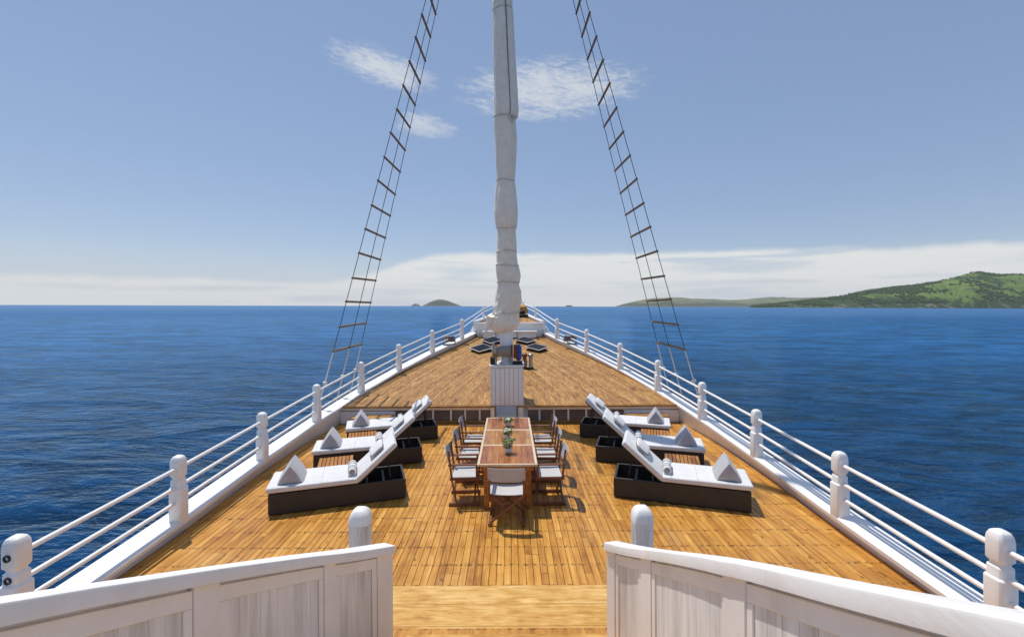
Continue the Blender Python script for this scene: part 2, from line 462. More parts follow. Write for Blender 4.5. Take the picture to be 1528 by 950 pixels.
class MB:
    def __init__(self):
        self.v, self.f = [], []

    def add(self, vs, fs):
        o = len(self.v)
        self.v += [tuple(p) for p in vs]
        self.f += [tuple(i + o for i in f) for f in fs]
        return self

    def box(self, c, s, rot=None):
        hx, hy, hz = s[0] / 2, s[1] / 2, s[2] / 2
        vs = [Vector((x, y, z)) for x in (-hx, hx) for y in (-hy, hy) for z in (-hz, hz)]
        if rot is not None:
            vs = [rot @ p for p in vs]
        c = Vector(c)
        return self.add([p + c for p in vs], [(0, 1, 3, 2), (4, 6, 7, 5), (0, 4, 5, 1), (2, 3, 7, 6), (0, 2, 6, 4), (1, 5, 7, 3)])

    def bar(self, p, q, w, h, up=(0, 0, 1)):
        """rectangular bar from p to q, w wide sideways, h along up"""
        p, q = Vector(p), Vector(q)
        d = (q - p).normalized()
        s = d.cross(Vector(up)).normalized()
        u = s.cross(d)
        vs = [a + s * (i * w / 2) + u * (j * h / 2) for a in (p, q) for i in (-1, 1) for j in (-1, 1)]
        return self.add(vs, [(0, 1, 3, 2), (4, 6, 7, 5), (0, 4, 5, 1), (2, 3, 7, 6), (0, 2, 6, 4), (1, 5, 7, 3)])

    def loft(self, rings, cap=True, closed=True):
        n = len(rings[0])
        o = len(self.v)
        for r in rings:
            self.v += [tuple(p) for p in r]
        for i in range(len(rings) - 1):
            for j in range(n if closed else n - 1):
                a, b2 = o + i * n + j, o + i * n + (j + 1) % n
                self.f.append((a, b2, b2 + n, a + n))
        if cap and closed:
            self.f.append(tuple(o + j for j in reversed(range(n))))
            self.f.append(tuple(o + (len(rings) - 1) * n + j for j in range(n)))
        return self

    def tube(self, pts, r, n=8, cap=True):
        pts = [Vector(p) for p in pts]
        rings = []
        ref = None
        for i, p in enumerate(pts):
            d = (pts[min(i + 1, len(pts) - 1)] - pts[max(i - 1, 0)]).normalized()
            if ref is None:
                a = Vector((0, 0, 1)) if abs(d.z) < 0.9 else Vector((1, 0, 0))
                s = d.cross(a).normalized()
            else:
                s = (ref - d * ref.dot(d)).normalized()
            ref = s
            t = d.cross(s)
            rr = r[i] if isinstance(r, (list, tuple)) else r
            rings.append([p + (s * math.cos(2 * math.pi * k / n) + t * math.sin(2 * math.pi * k / n)) * rr for k in range(n)])
        return self.loft(rings, cap)

    def lathe(self, prof, n=16, c=(0, 0, 0), rot=None):
        c = Vector(c)
        rings = []
        for r, z in prof:
            ring = [Vector((r * math.cos(2 * math.pi * k / n), r * math.sin(2 * math.pi * k / n), z)) for k in range(n)]
            if rot is not None:
                ring = [rot @ p for p in ring]
            rings.append([p + c for p in ring])
        return self.loft(rings)

    def build(self, name, mat, parent=None, loc=None, bevel=0.0, seg=1, smooth=None, sub=None):
        me = bpy.data.meshes.new(name)
        bm = bmesh.new()
        vs = [bm.verts.new(p) for p in self.v]
        for f in self.f:
            try:
                bm.faces.new([vs[i] for i in f])
            except ValueError:
                pass
        bmesh.ops.recalc_face_normals(bm, faces=bm.faces)
        if bevel:
            ed = [e for e in bm.edges if len(e.link_faces) == 2 and e.calc_face_angle(0) > R(28)]
            bmesh.ops.bevel(bm, geom=ed, offset=bevel, segments=seg, affect='EDGES', profile=0.5)
        bm.to_mesh(me)
        bm.free()
        me.materials.append(mat)
        if smooth:
            for poly in me.polygons:
                poly.use_smooth = True
            me.set_sharp_from_angle(angle=R(smooth))
        o = bpy.data.objects.new(name, me)
        COL.objects.link(o)
        if parent is not None:
            o.parent = parent
        if loc is not None:
            o.location = loc
        return o


def empty(name, loc=(0, 0, 0), rz=0.0):
    o = bpy.data.objects.new(name, None)
    o.empty_display_size = 0.2
    COL.objects.link(o)
    o.location = loc
    o.rotation_euler = (0, 0, rz)
    return o


def tag(o, label=None, cat=None, group=None, kind=None):
    for k, v in (('label', label), ('category', cat), ('group', group), ('kind', kind)):
        if v:
            o[k] = v
    return o


KIDS = {}


def copy_tree(o, parent=None):
    c = o.copy()
    COL.objects.link(c)
    if parent is not None:
        c.parent = parent
    for ch in [k for k in list(o.children)]:
        copy_tree(ch, c)
    return c


def interp(tab, x):
    """smooth (Catmull-Rom) interpolation of a table of (x, y)"""
    n = len(tab)
    if x <= tab[0][0]:
        i = 0
    elif x >= tab[-1][0]:
        i = n - 2
    else:
        i = max(k for k in range(n - 1) if tab[k][0] <= x)
    x0, y0 = tab[i]
    x1, y1 = tab[i + 1]
    h = x1 - x0
    m0 = (y1 - tab[i - 1][1]) / (x1 - tab[i - 1][0]) if i > 0 else (y1 - y0) / h
    m1 = (tab[i + 2][1] - y0) / (tab[i + 2][0] - x0) if i + 2 < n else (y1 - y0) / h
    t = (x - x0) / h
    if t < 0:
        return y0 + m0 * (x - x0)
    if t > 1:
        return y1 + m1 * (x - x1)
    return (2 * t ** 3 - 3 * t * t + 1) * y0 + (t ** 3 - 2 * t * t + t) * h * m0 + (-2 * t ** 3 + 3 * t * t) * y1 + (t ** 3 - t * t) * h * m1


# ------------------------------------------------------------------ ship lines (camera at the origin, bow along +Y)
SEA_Z = -6.3
DECK_Z = -3.2
BEAM = [(-8, 4.5), (-2, 4.58), (1.6, 4.62), (4.3, 4.64), (6.45, 4.68), (8.85, 4.80), (11.25, 4.76), (13.65, 4.45), (16.05, 3.90), (18.45, 3.13), (20.85, 2.18), (23.25, 1.33), (26.0, 0.62), (28.0, 0.16)]
CAPZ = [(-8, -2.9), (1.6, -3.04), (4.3, -3.03), (6.45, -2.98), (8.85, -2.93), (11.25, -2.80), (13.65, -2.54), (16.05, -2.22), (18.45, -1.85), (20.85, -1.48), (22.2, -1.27), (23.25, -1.1), (28, -0.2)]
UPZ = [(12.5, -2.70), (14.5, -2.52), (16.5, -2.29), (18.45, -2.05), (20.85, -1.70), (22.2, -1.49)]
FOREZ = [(22.2, -0.84), (24.0, -0.62), (26.0, -0.34), (28.0, 0.02)]
beam = lambda y: interp(BEAM, y)
capz = lambda y: interp(CAPZ, y)
upz = lambda y: interp(UPZ, y)
forez = lambda y: interp(FOREZ, y)
SHIP = []            # top-level things that belong to the ship are rolled together at the end


def frange(a, b, n):
    return [a + (b - a) * i / n for i in range(n + 1)]


# ------------------------------------------------------------------ sea
mb = MB()
S = 13000.0
n = 24
rings = []
radii = [0.0, 30, 90, 250, 700, 2000, 5000, S]
mb.v.append((0, 0, 0))
for r in radii[1:]:
    for k in range(96):
        a = 2 * math.pi * k / 96
        mb.v.append((r * math.cos(a), r * math.sin(a), 0))
for k in range(96):
    mb.f.append((0, 1 + k, 1 + (k + 1) % 96))
for i in range(len(radii) - 2):
    for k in range(96):
        a, b2 = 1 + i * 96 + k, 1 + i * 96 + (k + 1) % 96
        mb.f.append((a, a + 96, b2 + 96, b2))
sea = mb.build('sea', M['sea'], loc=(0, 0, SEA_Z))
tag(sea, 'deep blue rippled open sea around the ship', None, None, 'structure')

# ------------------------------------------------------------------ far land


def land(name, prof, dist, depth, mat, label, seed, cols=150, rows=16, fuzz=0.12, base_roll=True):
    """prof: (pixel column, pixel height above the waterline) of the skyline as seen from the ship"""
    mb = MB()
    x0, x1 = prof[0][0], prof[-1][0]
    grid = []
    for i in range(cols + 1):
        px = x0 + (x1 - x0) * i / cols
        hp = max(0.0, interp(prof, px))
        row = []
        for j in range(rows + 1):
            t = j / rows
            D = dist + depth * t + 60 * mnoise.noise((px * 0.02, seed, 0))
            ridge = 0.62
            prof_t = math.sin(min(1.0, t / ridge) * math.pi / 2) ** 0.8 if t < ridge else math.cos((t - ridge) / (1 - ridge) * math.pi / 2)
            X = (px - 761) / F * D
            H = hp * (dist + depth * ridge) / F
            nz = mnoise.fractal((X * 0.0022, D * 0.0022, seed), 0.9, 2.1, 5)
            z = H * prof_t * (1 + fuzz * nz) + (H * 0.03 * mnoise.noise((X * 0.02, D * 0.02, seed)))
            if t < 0.04:
                z = -3
            row.append((X, D, SEA_Z + z))
        grid.append(row)
    for row in grid:
        mb.v += row
    W = rows + 1
    for i in range(cols):
        for j in range(rows):
            mb.f.append((i * W + j, (i + 1) * W + j, (i + 1) * W + j + 1, i * W + j + 1))
    o = mb.build(name, mat, smooth=60)
    tag(o, label, None, None, 'structure')
    return grid


HILL = [(1120, 0.5), (1150, 4), (1185, 8), (1210, 11), (1250, 17), (1290, 24), (1330, 30), (1375, 34), (1400, 39), (1430, 48), (1460, 52), (1500, 50), (1528, 50), (1580, 57), (1650, 52), (1760, 60), (1900, 40), (2050, 18), (2150, 1)]
FARH = [(918, 0.5), (935, 5), (955, 10), (985, 13.5), (1005, 14), (1050, 12), (1090, 10.5), (1120, 12), (1150, 14), (1180, 13), (1210, 14), (1300, 17), (1450, 20), (1600, 10), (1700, 1)]
hill_grid = land('coast_hill', HILL, 3400, 1300, M['hill'], 'green wooded headland with bright grass slopes at the right', 3.1, 190, 22, 0.08)
land('coast_ridge', FARH, 9000, 2000, M['far_hill'], 'long low pale ridge on the horizon left of the green headland', 8.7, 150, 12, 0.12)
land('island', [(630, 0.3), (636, 3.2), (644, 7.0), (651, 9.6), (660, 9.3), (668, 7.6), (677, 4.6), (688, 0.3)], 9500, 700, M['island'], 'small hazy green island on the horizon left of the mast', 5.5, 40, 10, 0.08)
land('islet', [(613, 0.3), (617, 2.6), (621, 3.6), (625, 2.0), (628, 0.3)], 9500, 200, M['island'], 'tiny rock islet left of the small island', 6.5, 14, 6, 0.1)
land('sea_rock', [(843, 0.3), (846, 2.0), (848.5, 2.6), (850, 1.6), (852, 2.2), (855, 0.3)], 6000, 70, M['trees'], 'tiny dark rock on the horizon right of the mast', 7.5, 14, 6, 0.1)

# distant tree clumps on the headland: one mass nobody could count
mb = MB()
r2 = random.Random(11)
ico = [(0, 0, 1), (0.9, 0, 0.1), (0.28, 0.85, 0.15), (-0.73, 0.53, 0.1), (-0.73, -0.53, 0.2), (0.28, -0.85, 0.1), (0, 0, -0.7)]
icf = [(0, 1, 2), (0, 2, 3), (0, 3, 4), (0, 4, 5), (0, 5, 1), (6, 2, 1), (6, 3, 2), (6, 4, 3), (6, 5, 4), (6, 1, 5)]
made = 0
for _ in range(90000):
    i = r2.randrange(len(hill_grid) - 1)
    j = r2.randrange(1, len(hill_grid[0]) - 7)
    u, v = r2.random(), r2.random()
    a, b2, c2, d2 = hill_grid[i][j], hill_grid[i + 1][j], hill_grid[i][j + 1], hill_grid[i + 1][j + 1]
    P = [(a[k] * (1 - u) + b2[k] * u) * (1 - v) + (c2[k] * (1 - u) + d2[k] * u) * v for k in range(3)]
    hgt = P[2] - SEA_Z
    if hgt < 3:
        continue
    nv = mnoise.fractal((P[0] * 0.0030, P[1] * 0.0030, 2.2), 0.8, 2.1, 5)
    dens = nv * 1.3 + (0.30 if hgt < 55 else (0.12 if hgt < 95 else -0.02))
    if dens < 0.14 and r2.random() > 0.02:
        continue
    s = r2.uniform(4.0, 12.0)
    sq = r2.uniform(0.7, 1.1)
    rz = r2.random() * 6.28
    cs, sn = math.cos(rz), math.sin(rz)
    mb.add([(P[0] + s * (x * cs - y * sn), P[1] + s * (x * sn + y * cs), P[2] + s * sq * (z + 0.4)) for x, y, z in ico], icf)
    made += 1
    if made > 14000:
        break
trees = mb.build('hillside_trees', M['trees'], smooth=40)
tag(trees, 'dark green trees and scrub covering the headland slopes', None, None, 'stuff')

# ------------------------------------------------------------------ sea air
mv = bpy.data.materials.new('sea_haze')
mv.use_nodes = True
mv.node_tree.nodes.clear()
g = NG(mv.node_tree)
pv = g.n('ShaderNodeVolumePrincipled')
pv.inputs['Color'].default_value = (0.90, 0.94, 1.0, 1)
pv.inputs['Density'].default_value = 0.000032
pv.inputs['Anisotropy'].default_value = 0.1
g.link(pv.outputs[0], g.n('ShaderNodeOutputMaterial').inputs['Volume'])
HZT = 420.0
hz = MB().box((0, 0, (HZT + SEA_Z - 8) / 2), (27000, 27000, HZT - SEA_Z + 8)).build('haze', mv)
tag(hz, 'thin sea haze that fades the far islands', None, None, 'stuff')

# ------------------------------------------------------------------ hull, bulwarks
YS = frange(-8, 28, 72)
mb = MB()
rings = []
for y in YS:
    w = beam(y)
    k = max(0.0, (y - 10) / 18.0)
    wl = w * (0.9 - 0.45 * k * k)
    zc = (capz(y) if y < 22.2 else max(capz(y), forez(y) - 0.1)) - 0.08
    top = DECK_Z - 0.12 if y < 12.3 else (upz(y) - 0.14 if y < 22.2 else forez(y) - 0.12)
    rings.append([(-w - 0.06, y, top), (-w - 0.24, y, zc), (-(w * 0.6 + wl * 0.4) - 0.16, y, (zc + SEA_Z) / 2), (-wl, y, SEA_Z), (-wl * 0.7, y, SEA_Z - 1.2), (0, y, SEA_Z - 2.0),
                  (wl * 0.7, y, SEA_Z - 1.2), (wl, y, SEA_Z), ((w * 0.6 + wl * 0.4) + 0.16, y, (zc + SEA_Z) / 2), (w + 0.24, y, zc), (w + 0.06, y, top)])
mb.loft(rings, cap=False, closed=False)
hull = tag(mb.build('ship_hull', M['hull'], smooth=40), 'white wooden hull of the sailing ship below the deck edge', None, None, 'structure')
SHIP.append(hull)

for side, word in ((-1, 'left'), (1, 'right')):
    root = empty('bulwark', (side * 4.5, 4, DECK_Z))
    tag(root, 'low white bulwark with broad flat cap along the %s deck edge' % word, 'bulwark', 'bulwarks along both deck edges')
    off = Vector((-side * 4.5, -4, -DECK_Z))
    cap, face, ledge = MB(), MB(), MB()
    r1, r2_, r3 = [], [], []
    for y in frange(-3, 22.25, 64):
        w, z = beam(y), capz(y)
        b0 = (DECK_Z - 0.05 if y < 12.5 else min(z - 0.3, upz(y) - 0.1))
        # rounded cap
        r1.append([Vector((side * (w + dx_), y, z + dz_)) + off for dx_, dz_ in ((-0.09, -0.07), (-0.095, -0.02), (-0.075, 0.0), (0.27, 0.0), (0.295, -0.02), (0.29, -0.07))])
        r2_.append([Vector((side * (w + dx_), y, zz)) + off for dx_, zz in ((0.015, b0), (0.005, z - 0.068), (0.25, z - 0.068), (0.23, b0 - 0.3))])
    cap.loft(r1); face.loft(r2_)
    cap.build('cap_rail', M['white'], root, smooth=35)
    face.build('bulwark_wall', M['white'], root, smooth=35)
    # raised bulwark round the fore deck
    r1, r2_ = [], []
    for y in frange(22.25, 28.0, 20):
        w, z = beam(y), forez(y) + 0.12
        r1.append([Vector((side * (w + dx_), y, z + dz_)) + off for dx_, dz_ in ((-0.13, -0.06), (-0.13, -0.01), (-0.11, 0.0), (0.11, 0.0), (0.13, -0.01), (0.13, -0.06))])
        r2_.append([Vector((side * (w + dx_), y, zz)) + off for dx_, zz in ((-0.1, z - 0.3), (-0.1, z - 0.055), (0.1, z - 0.055), (0.1, min(z - 0.5, capz(y) - 0.2)))])
    MB().loft(r1).build('bow_cap_rail', M['white'], root, smooth=35)
    MB().loft(r2_).build('bow_bulwark_wall', M['white'], root, smooth=35)
    SHIP.append(root)

# ------------------------------------------------------------------ railings: posts with three round rails
POST_Y = [2.1, 4.3, 6.45, 8.85, 11.25, 13.65, 16.05, 18.45, 20.85, 23.25, 25.4]


def post_mesh():
    prof = [(0.094, -0.05), (0.094, 0.445), (0.084, 0.458), (0.077, 0.462), (0.077, 0.555), (0.060, 0.572), (0.060, 0.592), (0.083, 0.622), (0.083, 0.80), (0.077, 0.842), (0.061, 0.878), (0.034, 0.897), (0.010, 0.902)]
    mb = MB()
    rings = []
    for h, z in prof:
        ch = h * 0.26
        rings.append([(h, -h + ch, z), (h, h - ch, z), (h - ch, h, z), (-h + ch, h, z), (-h, h - ch, z), (-h, -h + ch, z), (-h + ch, -h, z), (h - ch, -h, z)])
    mb.loft(rings)
    return mb


post_proto = None
for side, word in ((-1, 'left'), (1, 'right')):
    root = empty('railing', (side * 4.5, 4, -2.98))
    tag(root, 'white post and three bar railing along the %s side of the deck' % word, 'railing', 'railings along both sides of the ship')
    ys = POST_Y[1:] if side < 0 else POST_Y
    tops = []
    for i, y in enumerate(ys):
        base = capz(y) if y < 22.2 else forez(y) + 0.12
        sc = 1.0 if y < 22.2 else 0.62
        P = Vector((side * beam(y), y, base))
        if post_proto is None:
            post = post_mesh().build('post', M['white_rail'], root, smooth=30, bevel=0.006, seg=2)
            post_proto = post
        else:
            post = post_proto.copy()
            COL.objects.link(post)
            post.parent = root
        post.location = P - root.location
        post.scale = (sc * 0.98, sc * 0.98, sc)
        slope = math.atan2(-side * (beam(y + 0.5) - beam(y - 0.5)), 1.0)
        post.rotation_euler = (0, 0, slope * 0.5)
        tops.append((P, sc))
        if side < 0 and i == 0:
            for zz in (0.72, 0.51, 0.25):
                s_ = MB().lathe([(0.034, -0.02), (0.034, 0.012), (0.02, 0.012), (0.02, -0.004)], 14, rot=Matrix.Rotation(R(90), 4, 'X'))
                s_.build('rail_socket', M['socket'], post, loc=(0.0, -0.079 if 0.45 < zz < 0.6 else (-0.085 if zz > 0.6 else -0.096), zz), smooth=40)
    for k, zz in enumerate((0.72, 0.46, 0.25)):
        for a, b2 in zip(tops[:-1], tops[1:]):
            if k == 2 and b2[1] < 1.0:
                continue
            pts = []
            for t in frange(0, 1, 6):
                y = a[0].y * (1 - t) + b2[0].y * t
                lin = a[0].lerp(b2[0], t) + Vector((0, 0, zz * (a[1] * (1 - t) + b2[1] * t)))
                pts.append(lin - root.location)
            MB().tube(pts, 0.026, 10).build('rail', M['white_rail'], root, smooth=60)
    if side > 0:
        for zz in (0.72, 0.46, 0.25):
            P = tops[0][0]
            Q = Vector((side * beam(-1.0), -1.0, capz(-1.0)))
            MB().tube([P + Vector((0, 0, zz)) - root.location, Q + Vector((0, 0, zz)) - root.location], 0.026, 10).build('rail', M['white_rail'], root, smooth=60)
    SHIP.append(root)

# ------------------------------------------------------------------ lower deck: every plank of the near part its own piece
LEDGE_Y = 12.45
mb = MB()
outline = [(-(beam(y) + 0.08), y) for y in frange(-3, LEDGE_Y, 30)]
vs = [(x, y, DECK_Z - 0.035) for x, y in outline] + [(-x, y, DECK_Z - 0.035) for x, y in outline]
n = len(outline)
mb.add(vs, [(i, i + 1, n + i + 1, n + i) for i in range(n - 1)])
lower = mb.build('lower_deck', M['caulk'])
tag(lower, 'golden teak planked deck under the loungers and table', None, None, 'structure')
SHIP.append(lower)
PW, GAP = 0.0885, 0.0048
pieces = []
nx = int(4.95 / PW)
r3 = random.Random(5)
for i in range(-nx, nx + 1):
    xc = i * PW - 0.02
    ystart = 4.62 if abs(xc) < 1.25 else 2.6
    y0 = ystart
    ok = [y for y in frange(ystart, LEDGE_Y, 200) if beam(y) + 0.07 > abs(xc) + PW / 2]
    if not ok:
        continue
    ya, yb = ok[0], ok[-1]
    y = ya
    first = True
    while y < yb - 0.05:
        L = r3.choice((1.68, 2.10, 2.52, 2.94)) if not first else r3.choice((0.84, 1.26, 1.68, 2.1, 2.52))
        first = False
        e = min(yb, y + L)
        if yb - e < 0.4:
            e = yb
        pieces.append((xc, y, e))
        y = e


def shown(p):
    xc, a, b2 = p
    b3 = min(b2, 12.4)
    a = max(a, 4.3)
    if b3 <= a:
        return 0.0
    px_a = 761 + F * xc / a
    if px_a < -100 or px_a > 1650:
        return 0.0
    return PW * F / ((a + b3) / 2) * (b3 - a) * F * 3.2 / (a * b3)


pieces.sort(key=shown, reverse=True)


def plank_mb(L, jitter):
    hw, ch, t = (PW - GAP) / 2, 0.004, 0.028
    prof = [(-hw, -t), (-hw, -ch), (-hw + ch, 0), (hw - ch, 0), (hw, -ch), (hw, -t)]
    mb = MB()
    mb.loft([[(x, -L / 2 + 0.002, z + jitter) for x, z in prof], [(x, L / 2 - 0.002, z + jitter) for x, z in prof]])
    return mb


rest = MB()
for k, (xc, a, b2) in enumerate(pieces):
    L = b2 - a
    pm = plank_mb(L, r3.uniform(-0.002, 0.002))
    if k < 300:
        pm.build('plank', M['deck'], lower, loc=(xc, (a + b2) / 2, DECK_Z))
    else:
        rest.add([(x + xc, y + (a + b2) / 2, z + DECK_Z) for x, y, z in pm.v], pm.f)
ro = rest.build('planking', M['deck_isl'], lower)
ro['kind'] = 'stuff'

# ------------------------------------------------------------------ upper deck: planks follow the hull and meet on the centre line
mb = MB()
ysu = frange(12.5, 22.2, 40)
vs = [(-(beam(y) + 0.05), y, upz(y) - 0.03) for y in ysu] + [((beam(y) + 0.05), y, upz(y) - 0.03) for y in ysu]
n = len(ysu)
mb.add(vs, [(i, i + 1, n + i + 1, n + i) for i in range(n - 1)])
upper = mb.build('upper_deck', M['caulk'])
tag(upper, 'raised paler teak deck forward of the dining area round the mast', None, None, 'structure')
SHIP.append(upper)
mb = MB()
r4 = random.Random(21)
UW, UG = 0.098, 0.008
for side in (-1, 1):
    for k in range(0, 54):
        off = -0.04 + k * UW
        runs = []
        ys2 = frange(12.47, 22.2, 46)
        cur = []
        for y in ys2:
            x = beam(max(y, 12.5)) - off
            if x > 0.02:
                cur.append((x, y))
        if len(cur) < 3:
            continue
        i = 0
        i += 0
        first = True
        while i < len(cur) - 1:
            step = r4.choice((3, 6, 9, 12)) if first else r4.choice((9, 12, 15))
            first = False
            j = min(len(cur) - 1, i + step)
            if len(cur) - 1 - j < 3:
                j = len(cur) - 1
            jit = r4.uniform(-0.002, 0.002)
            rg = []
            for q in range(i, j + 1):
                x, y = cur[q]
                if q == i:
                    y += 0.004
                z = upz(max(y, 12.5)) + jit
                xi = max(0.004, x - UW + UG)
                rg.append([(side * xi, y, z - 0.025), (side * xi, y, z), (side * x, y, z), (side * x, y, z - 0.025)])
            mb.loft(rg)
            i = j
pl = mb.build('planking', M['upper'], upper)
pl['kind'] = 'stuff'

# riser between the two decks: dark window strip with white frames
riser = empty('deck_step', (0, 12.5, DECK_Z))
tag(riser, 'white step front with dark window strip below the raised deck', None, None, 'structure')
SHIP.append(riser)
bz = 0.0
Hs = 0.5
wE = beam(12.5) + 0.01
MB().box((0, 0.10, 0.22), (2 * wE, 0.06, 0.50)).build('step_wall', M['white'], riser)
MB().box((0, -0.035, Hs - 0.032), (2 * wE, 0.13, 0.05)).build('nosing', M['edge'], riser, bevel=0.008, seg=2)
for sx in (-1, 1):
    MB().box((sx * (0.5 + wE) / 2, 0.02, Hs - 0.10), (wE - 0.5, 0.08, 0.075)).build('top_beam', M['white'], riser, bevel=0.006)
    MB().box((sx * (0.5 + 3.14) / 2, 0.02, 0.035), (2.64, 0.09, 0.07)).build('bottom_rail', M['edge'], riser, bevel=0.006)
    MB().box((sx * (3.14 + wE) / 2, 0.02, 0.17), (wE - 3.14, 0.10, 0.335)).build('end_board', M['white'], riser, bevel=0.008)
    xs = [0.5, 0.82, 1.22, 1.61, 2.1, 2.62, 3.12]
    for i, (xa, xb) in enumerate(zip(xs[:-1], xs[1:])):
        MB().box((sx * (xa + xb) / 2, 0.045, 0.215), (xb - xa - 0.002, 0.03, 0.29)).build('window_pane', M['glass'], riser)
        if i:
            MB().box((sx * xa, 0.02, 0.215), (0.045, 0.07, 0.288)).build('mullion', M['white'], riser, bevel=0.005)
    # boxed locker with a teak lid at the outer end
    bx = empty('deck_locker', (sx * 3.68, 12.2, DECK_Z))
    tag(bx, 'low white locker with teak lid at the %s end of the deck step' % ('left' if sx < 0 else 'right'), 'locker', 'white lockers at the ends of the deck step')
    MB().box((0, 0, 0.12), (1.06, 0.40, 0.24)).build('box', M['white'], bx, bevel=0.01)
    for q in range(4):
        MB().box((0, -0.16 + q * 0.105, 0.255), (1.08, 0.098, 0.028)).build('lid_slat', M['edge'], bx, bevel=0.004)
    SHIP.append(bx)

# ------------------------------------------------------------------ fore deck
fb = empty('fore_bulkhead', (0, 22.2, -1.5))
tag(fb, 'white curved bulkhead and ledge below the fore deck behind the mast', None, None, 'structure')
SHIP.append(fb)
wB = beam(22.2) - 0.12
MB().box((0, 0.12, 0.32), (2 * wB + 0.1, 0.10, 0.64)).build('bulkhead_wall', M['white'], fb)
MB().box((0, 0.0, 0.66), (2 * wB + 0.2, 0.28, 0.07)).build('top_beam', M['white'], fb, bevel=0.015, seg=2)
MB().box((0, -0.25, 0.27), (2 * wB - 0.5, 0.62, 0.09)).build('ledge', M['white'], fb, bevel=0.02, seg=2)
MB().box((0, -0.22, 0.11), (2 * wB - 0.6, 0.50, 0.22)).build('ledge_box', M['white'], fb)
mb = MB()
ysf = frange(22.3, 27.9, 20)
vs = [(-(beam(y) - 0.05), y, forez(y) - 0.03) for y in ysf] + [((beam(y) - 0.05), y, forez(y) - 0.03) for y in ysf]
n = len(ysf)
mb.add(vs, [(i, i + 1, n + i + 1, n + i) for i in range(n - 1)])
fore = mb.build('fore_deck', M['caulk'])
tag(fore, 'small teak fore deck narrowing to the bow', None, None, 'structure')
SHIP.append(fore)
mb = MB()
for i in range(-14, 15):
    xc = i * 0.1
    cur = [(y) for y in ysf if beam(y) - 0.08 > abs(xc) + 0.05]
    if len(cur) < 2:
        continue
    rg = [[(xc - 0.046, y, forez(y) - 0.026), (xc - 0.046, y, forez(y)), (xc + 0.046, y, forez(y)), (xc + 0.046, y, forez(y) - 0.026)] for y in cur]
    mb.loft(rg)
fp = mb.build('planking', M['upper'], fore)
fp['kind'] = 'stuff'

bs = empty('bowsprit', (0, 27.0, -0.1))
tag(bs, 'white bowsprit spar running out past the bow behind the mast', 'bowsprit')
MB().tube([(0, -2.0, 0.05), (0, 2, 0.3), (0, 9, 1.0)], [0.16, 0.15, 0.09], 14).build('spar', M['white_rail'], bs, smooth=40)
MB().box((0, -1.4, -0.06), (0.5, 0.3, 0.36)).build('heel_block', M['white'], bs, bevel=0.02)
SHIP.append(bs)

wl_ = empty('windlass', (0.62, 24.3, forez(24.3)))
tag(wl_, 'dark anchor windlass on the fore deck right of the mast', 'windlass')
MB().box((0, 0, 0.07), (0.75, 0.45, 0.14)).build('bed', M['black_metal'], wl_, bevel=0.015)
MB().lathe([(0.05, -0.34), (0.13, -0.34), (0.13, -0.30), (0.08, -0.28), (0.08, 0.1), (0.15, 0.12), (0.15, 0.2), (0.05, 0.2)], 18, (0, 0, 0.25), Matrix.Rotation(R(90), 4, 'Y')).build('drum', M['black_metal'], wl_, smooth=35)
SHIP.append(wl_)
ob = empty('canvas_bundle', (0.72, 24.9, forez(24.9)))
tag(ob, 'rounded orange bundle standing on the fore deck beside the windlass', 'bundle')
mb = MB()
rings = []
for z, r in ((0.0, 0.2), (0.08, 0.27), (0.22, 0.30), (0.38, 0.28), (0.5, 0.19), (0.56, 0.06)):
    rings.append([Vector((r * math.cos(a) * (1 + 0.12 * mnoise.noise((math.cos(a) * 2, math.sin(a) * 2, z * 5))), r * math.sin(a) * 0.9, z)) for a in [2 * math.pi * k / 20 for k in range(20)]])
mb.loft(rings).build('cover', M['orange'], ob, smooth=60)
MB().tube([(0.265 * math.cos(2 * math.pi * k / 20), 0.25 * math.sin(2 * math.pi * k / 20), 0.42) for k in range(21)], 0.02, 6).build('tie_rope', M['line'], ob, smooth=60)
SHIP.append(ob)

# ------------------------------------------------------------------ black glass hatches on the upper deck
HATCH = [(-1.20, 19.4, 42, 9, 'black glass hatch lid lying nearest on the left of the mast'),
         (-0.80, 20.9, 42, 7, 'black glass hatch lid half hidden behind the left winch wheel'),
         (1.16, 19.5, -42, -9, 'black glass hatch lid farthest out on the right of the mast'),
         (0.74, 20.9, -42, -7, 'black glass hatch lid just right of the blue winch cover')]
for x, y, rz, tl, lab in HATCH:
    h = empty('deck_hatch', (x, y, upz(y)), R(rz))
    h.matrix_world = Matrix.Translation(h.location) @ Matrix.Rotation(math.atan(0.15), 4, 'X') @ Matrix.Rotation(R(rz), 4, 'Z') @ Matrix.Scale(0.80, 4)
    tag(h, lab, 'hatch', 'black glass hatches round the mast')
    MB().box((0, 0, 0.04), (0.86, 0.72, 0.09)).build('coaming', M['black_metal'], h, bevel=0.01)
    ro_ = Matrix.Rotation(R(-rz), 4, 'Z') @ Matrix.Rotation(R(6 if rz > 0 else 3), 4, 'X') @ Matrix.Rotation(R(rz), 4, 'Z')
    fr = MB()
    for (cx_, cy_, sx_, sy_) in ((0, 0.405, 0.97, 0.022), (0, -0.405, 0.97, 0.022), (0.473, 0, 0.022, 0.787), (-0.473, 0, 0.022, 0.787)):
        fr.box(ro_ @ Vector((cx_, cy_, 0.195)), (sx_, sy_, 0.035), ro_.to_3x3())
    fr.build('lid_frame', M['white'], h)
    MB().box(ro_ @ Vector((0, 0, 0.198)), (0.92, 0.79, 0.03), ro_.to_3x3()).build('glass_lid', M['black_glass'], h)
    SHIP.append(h)

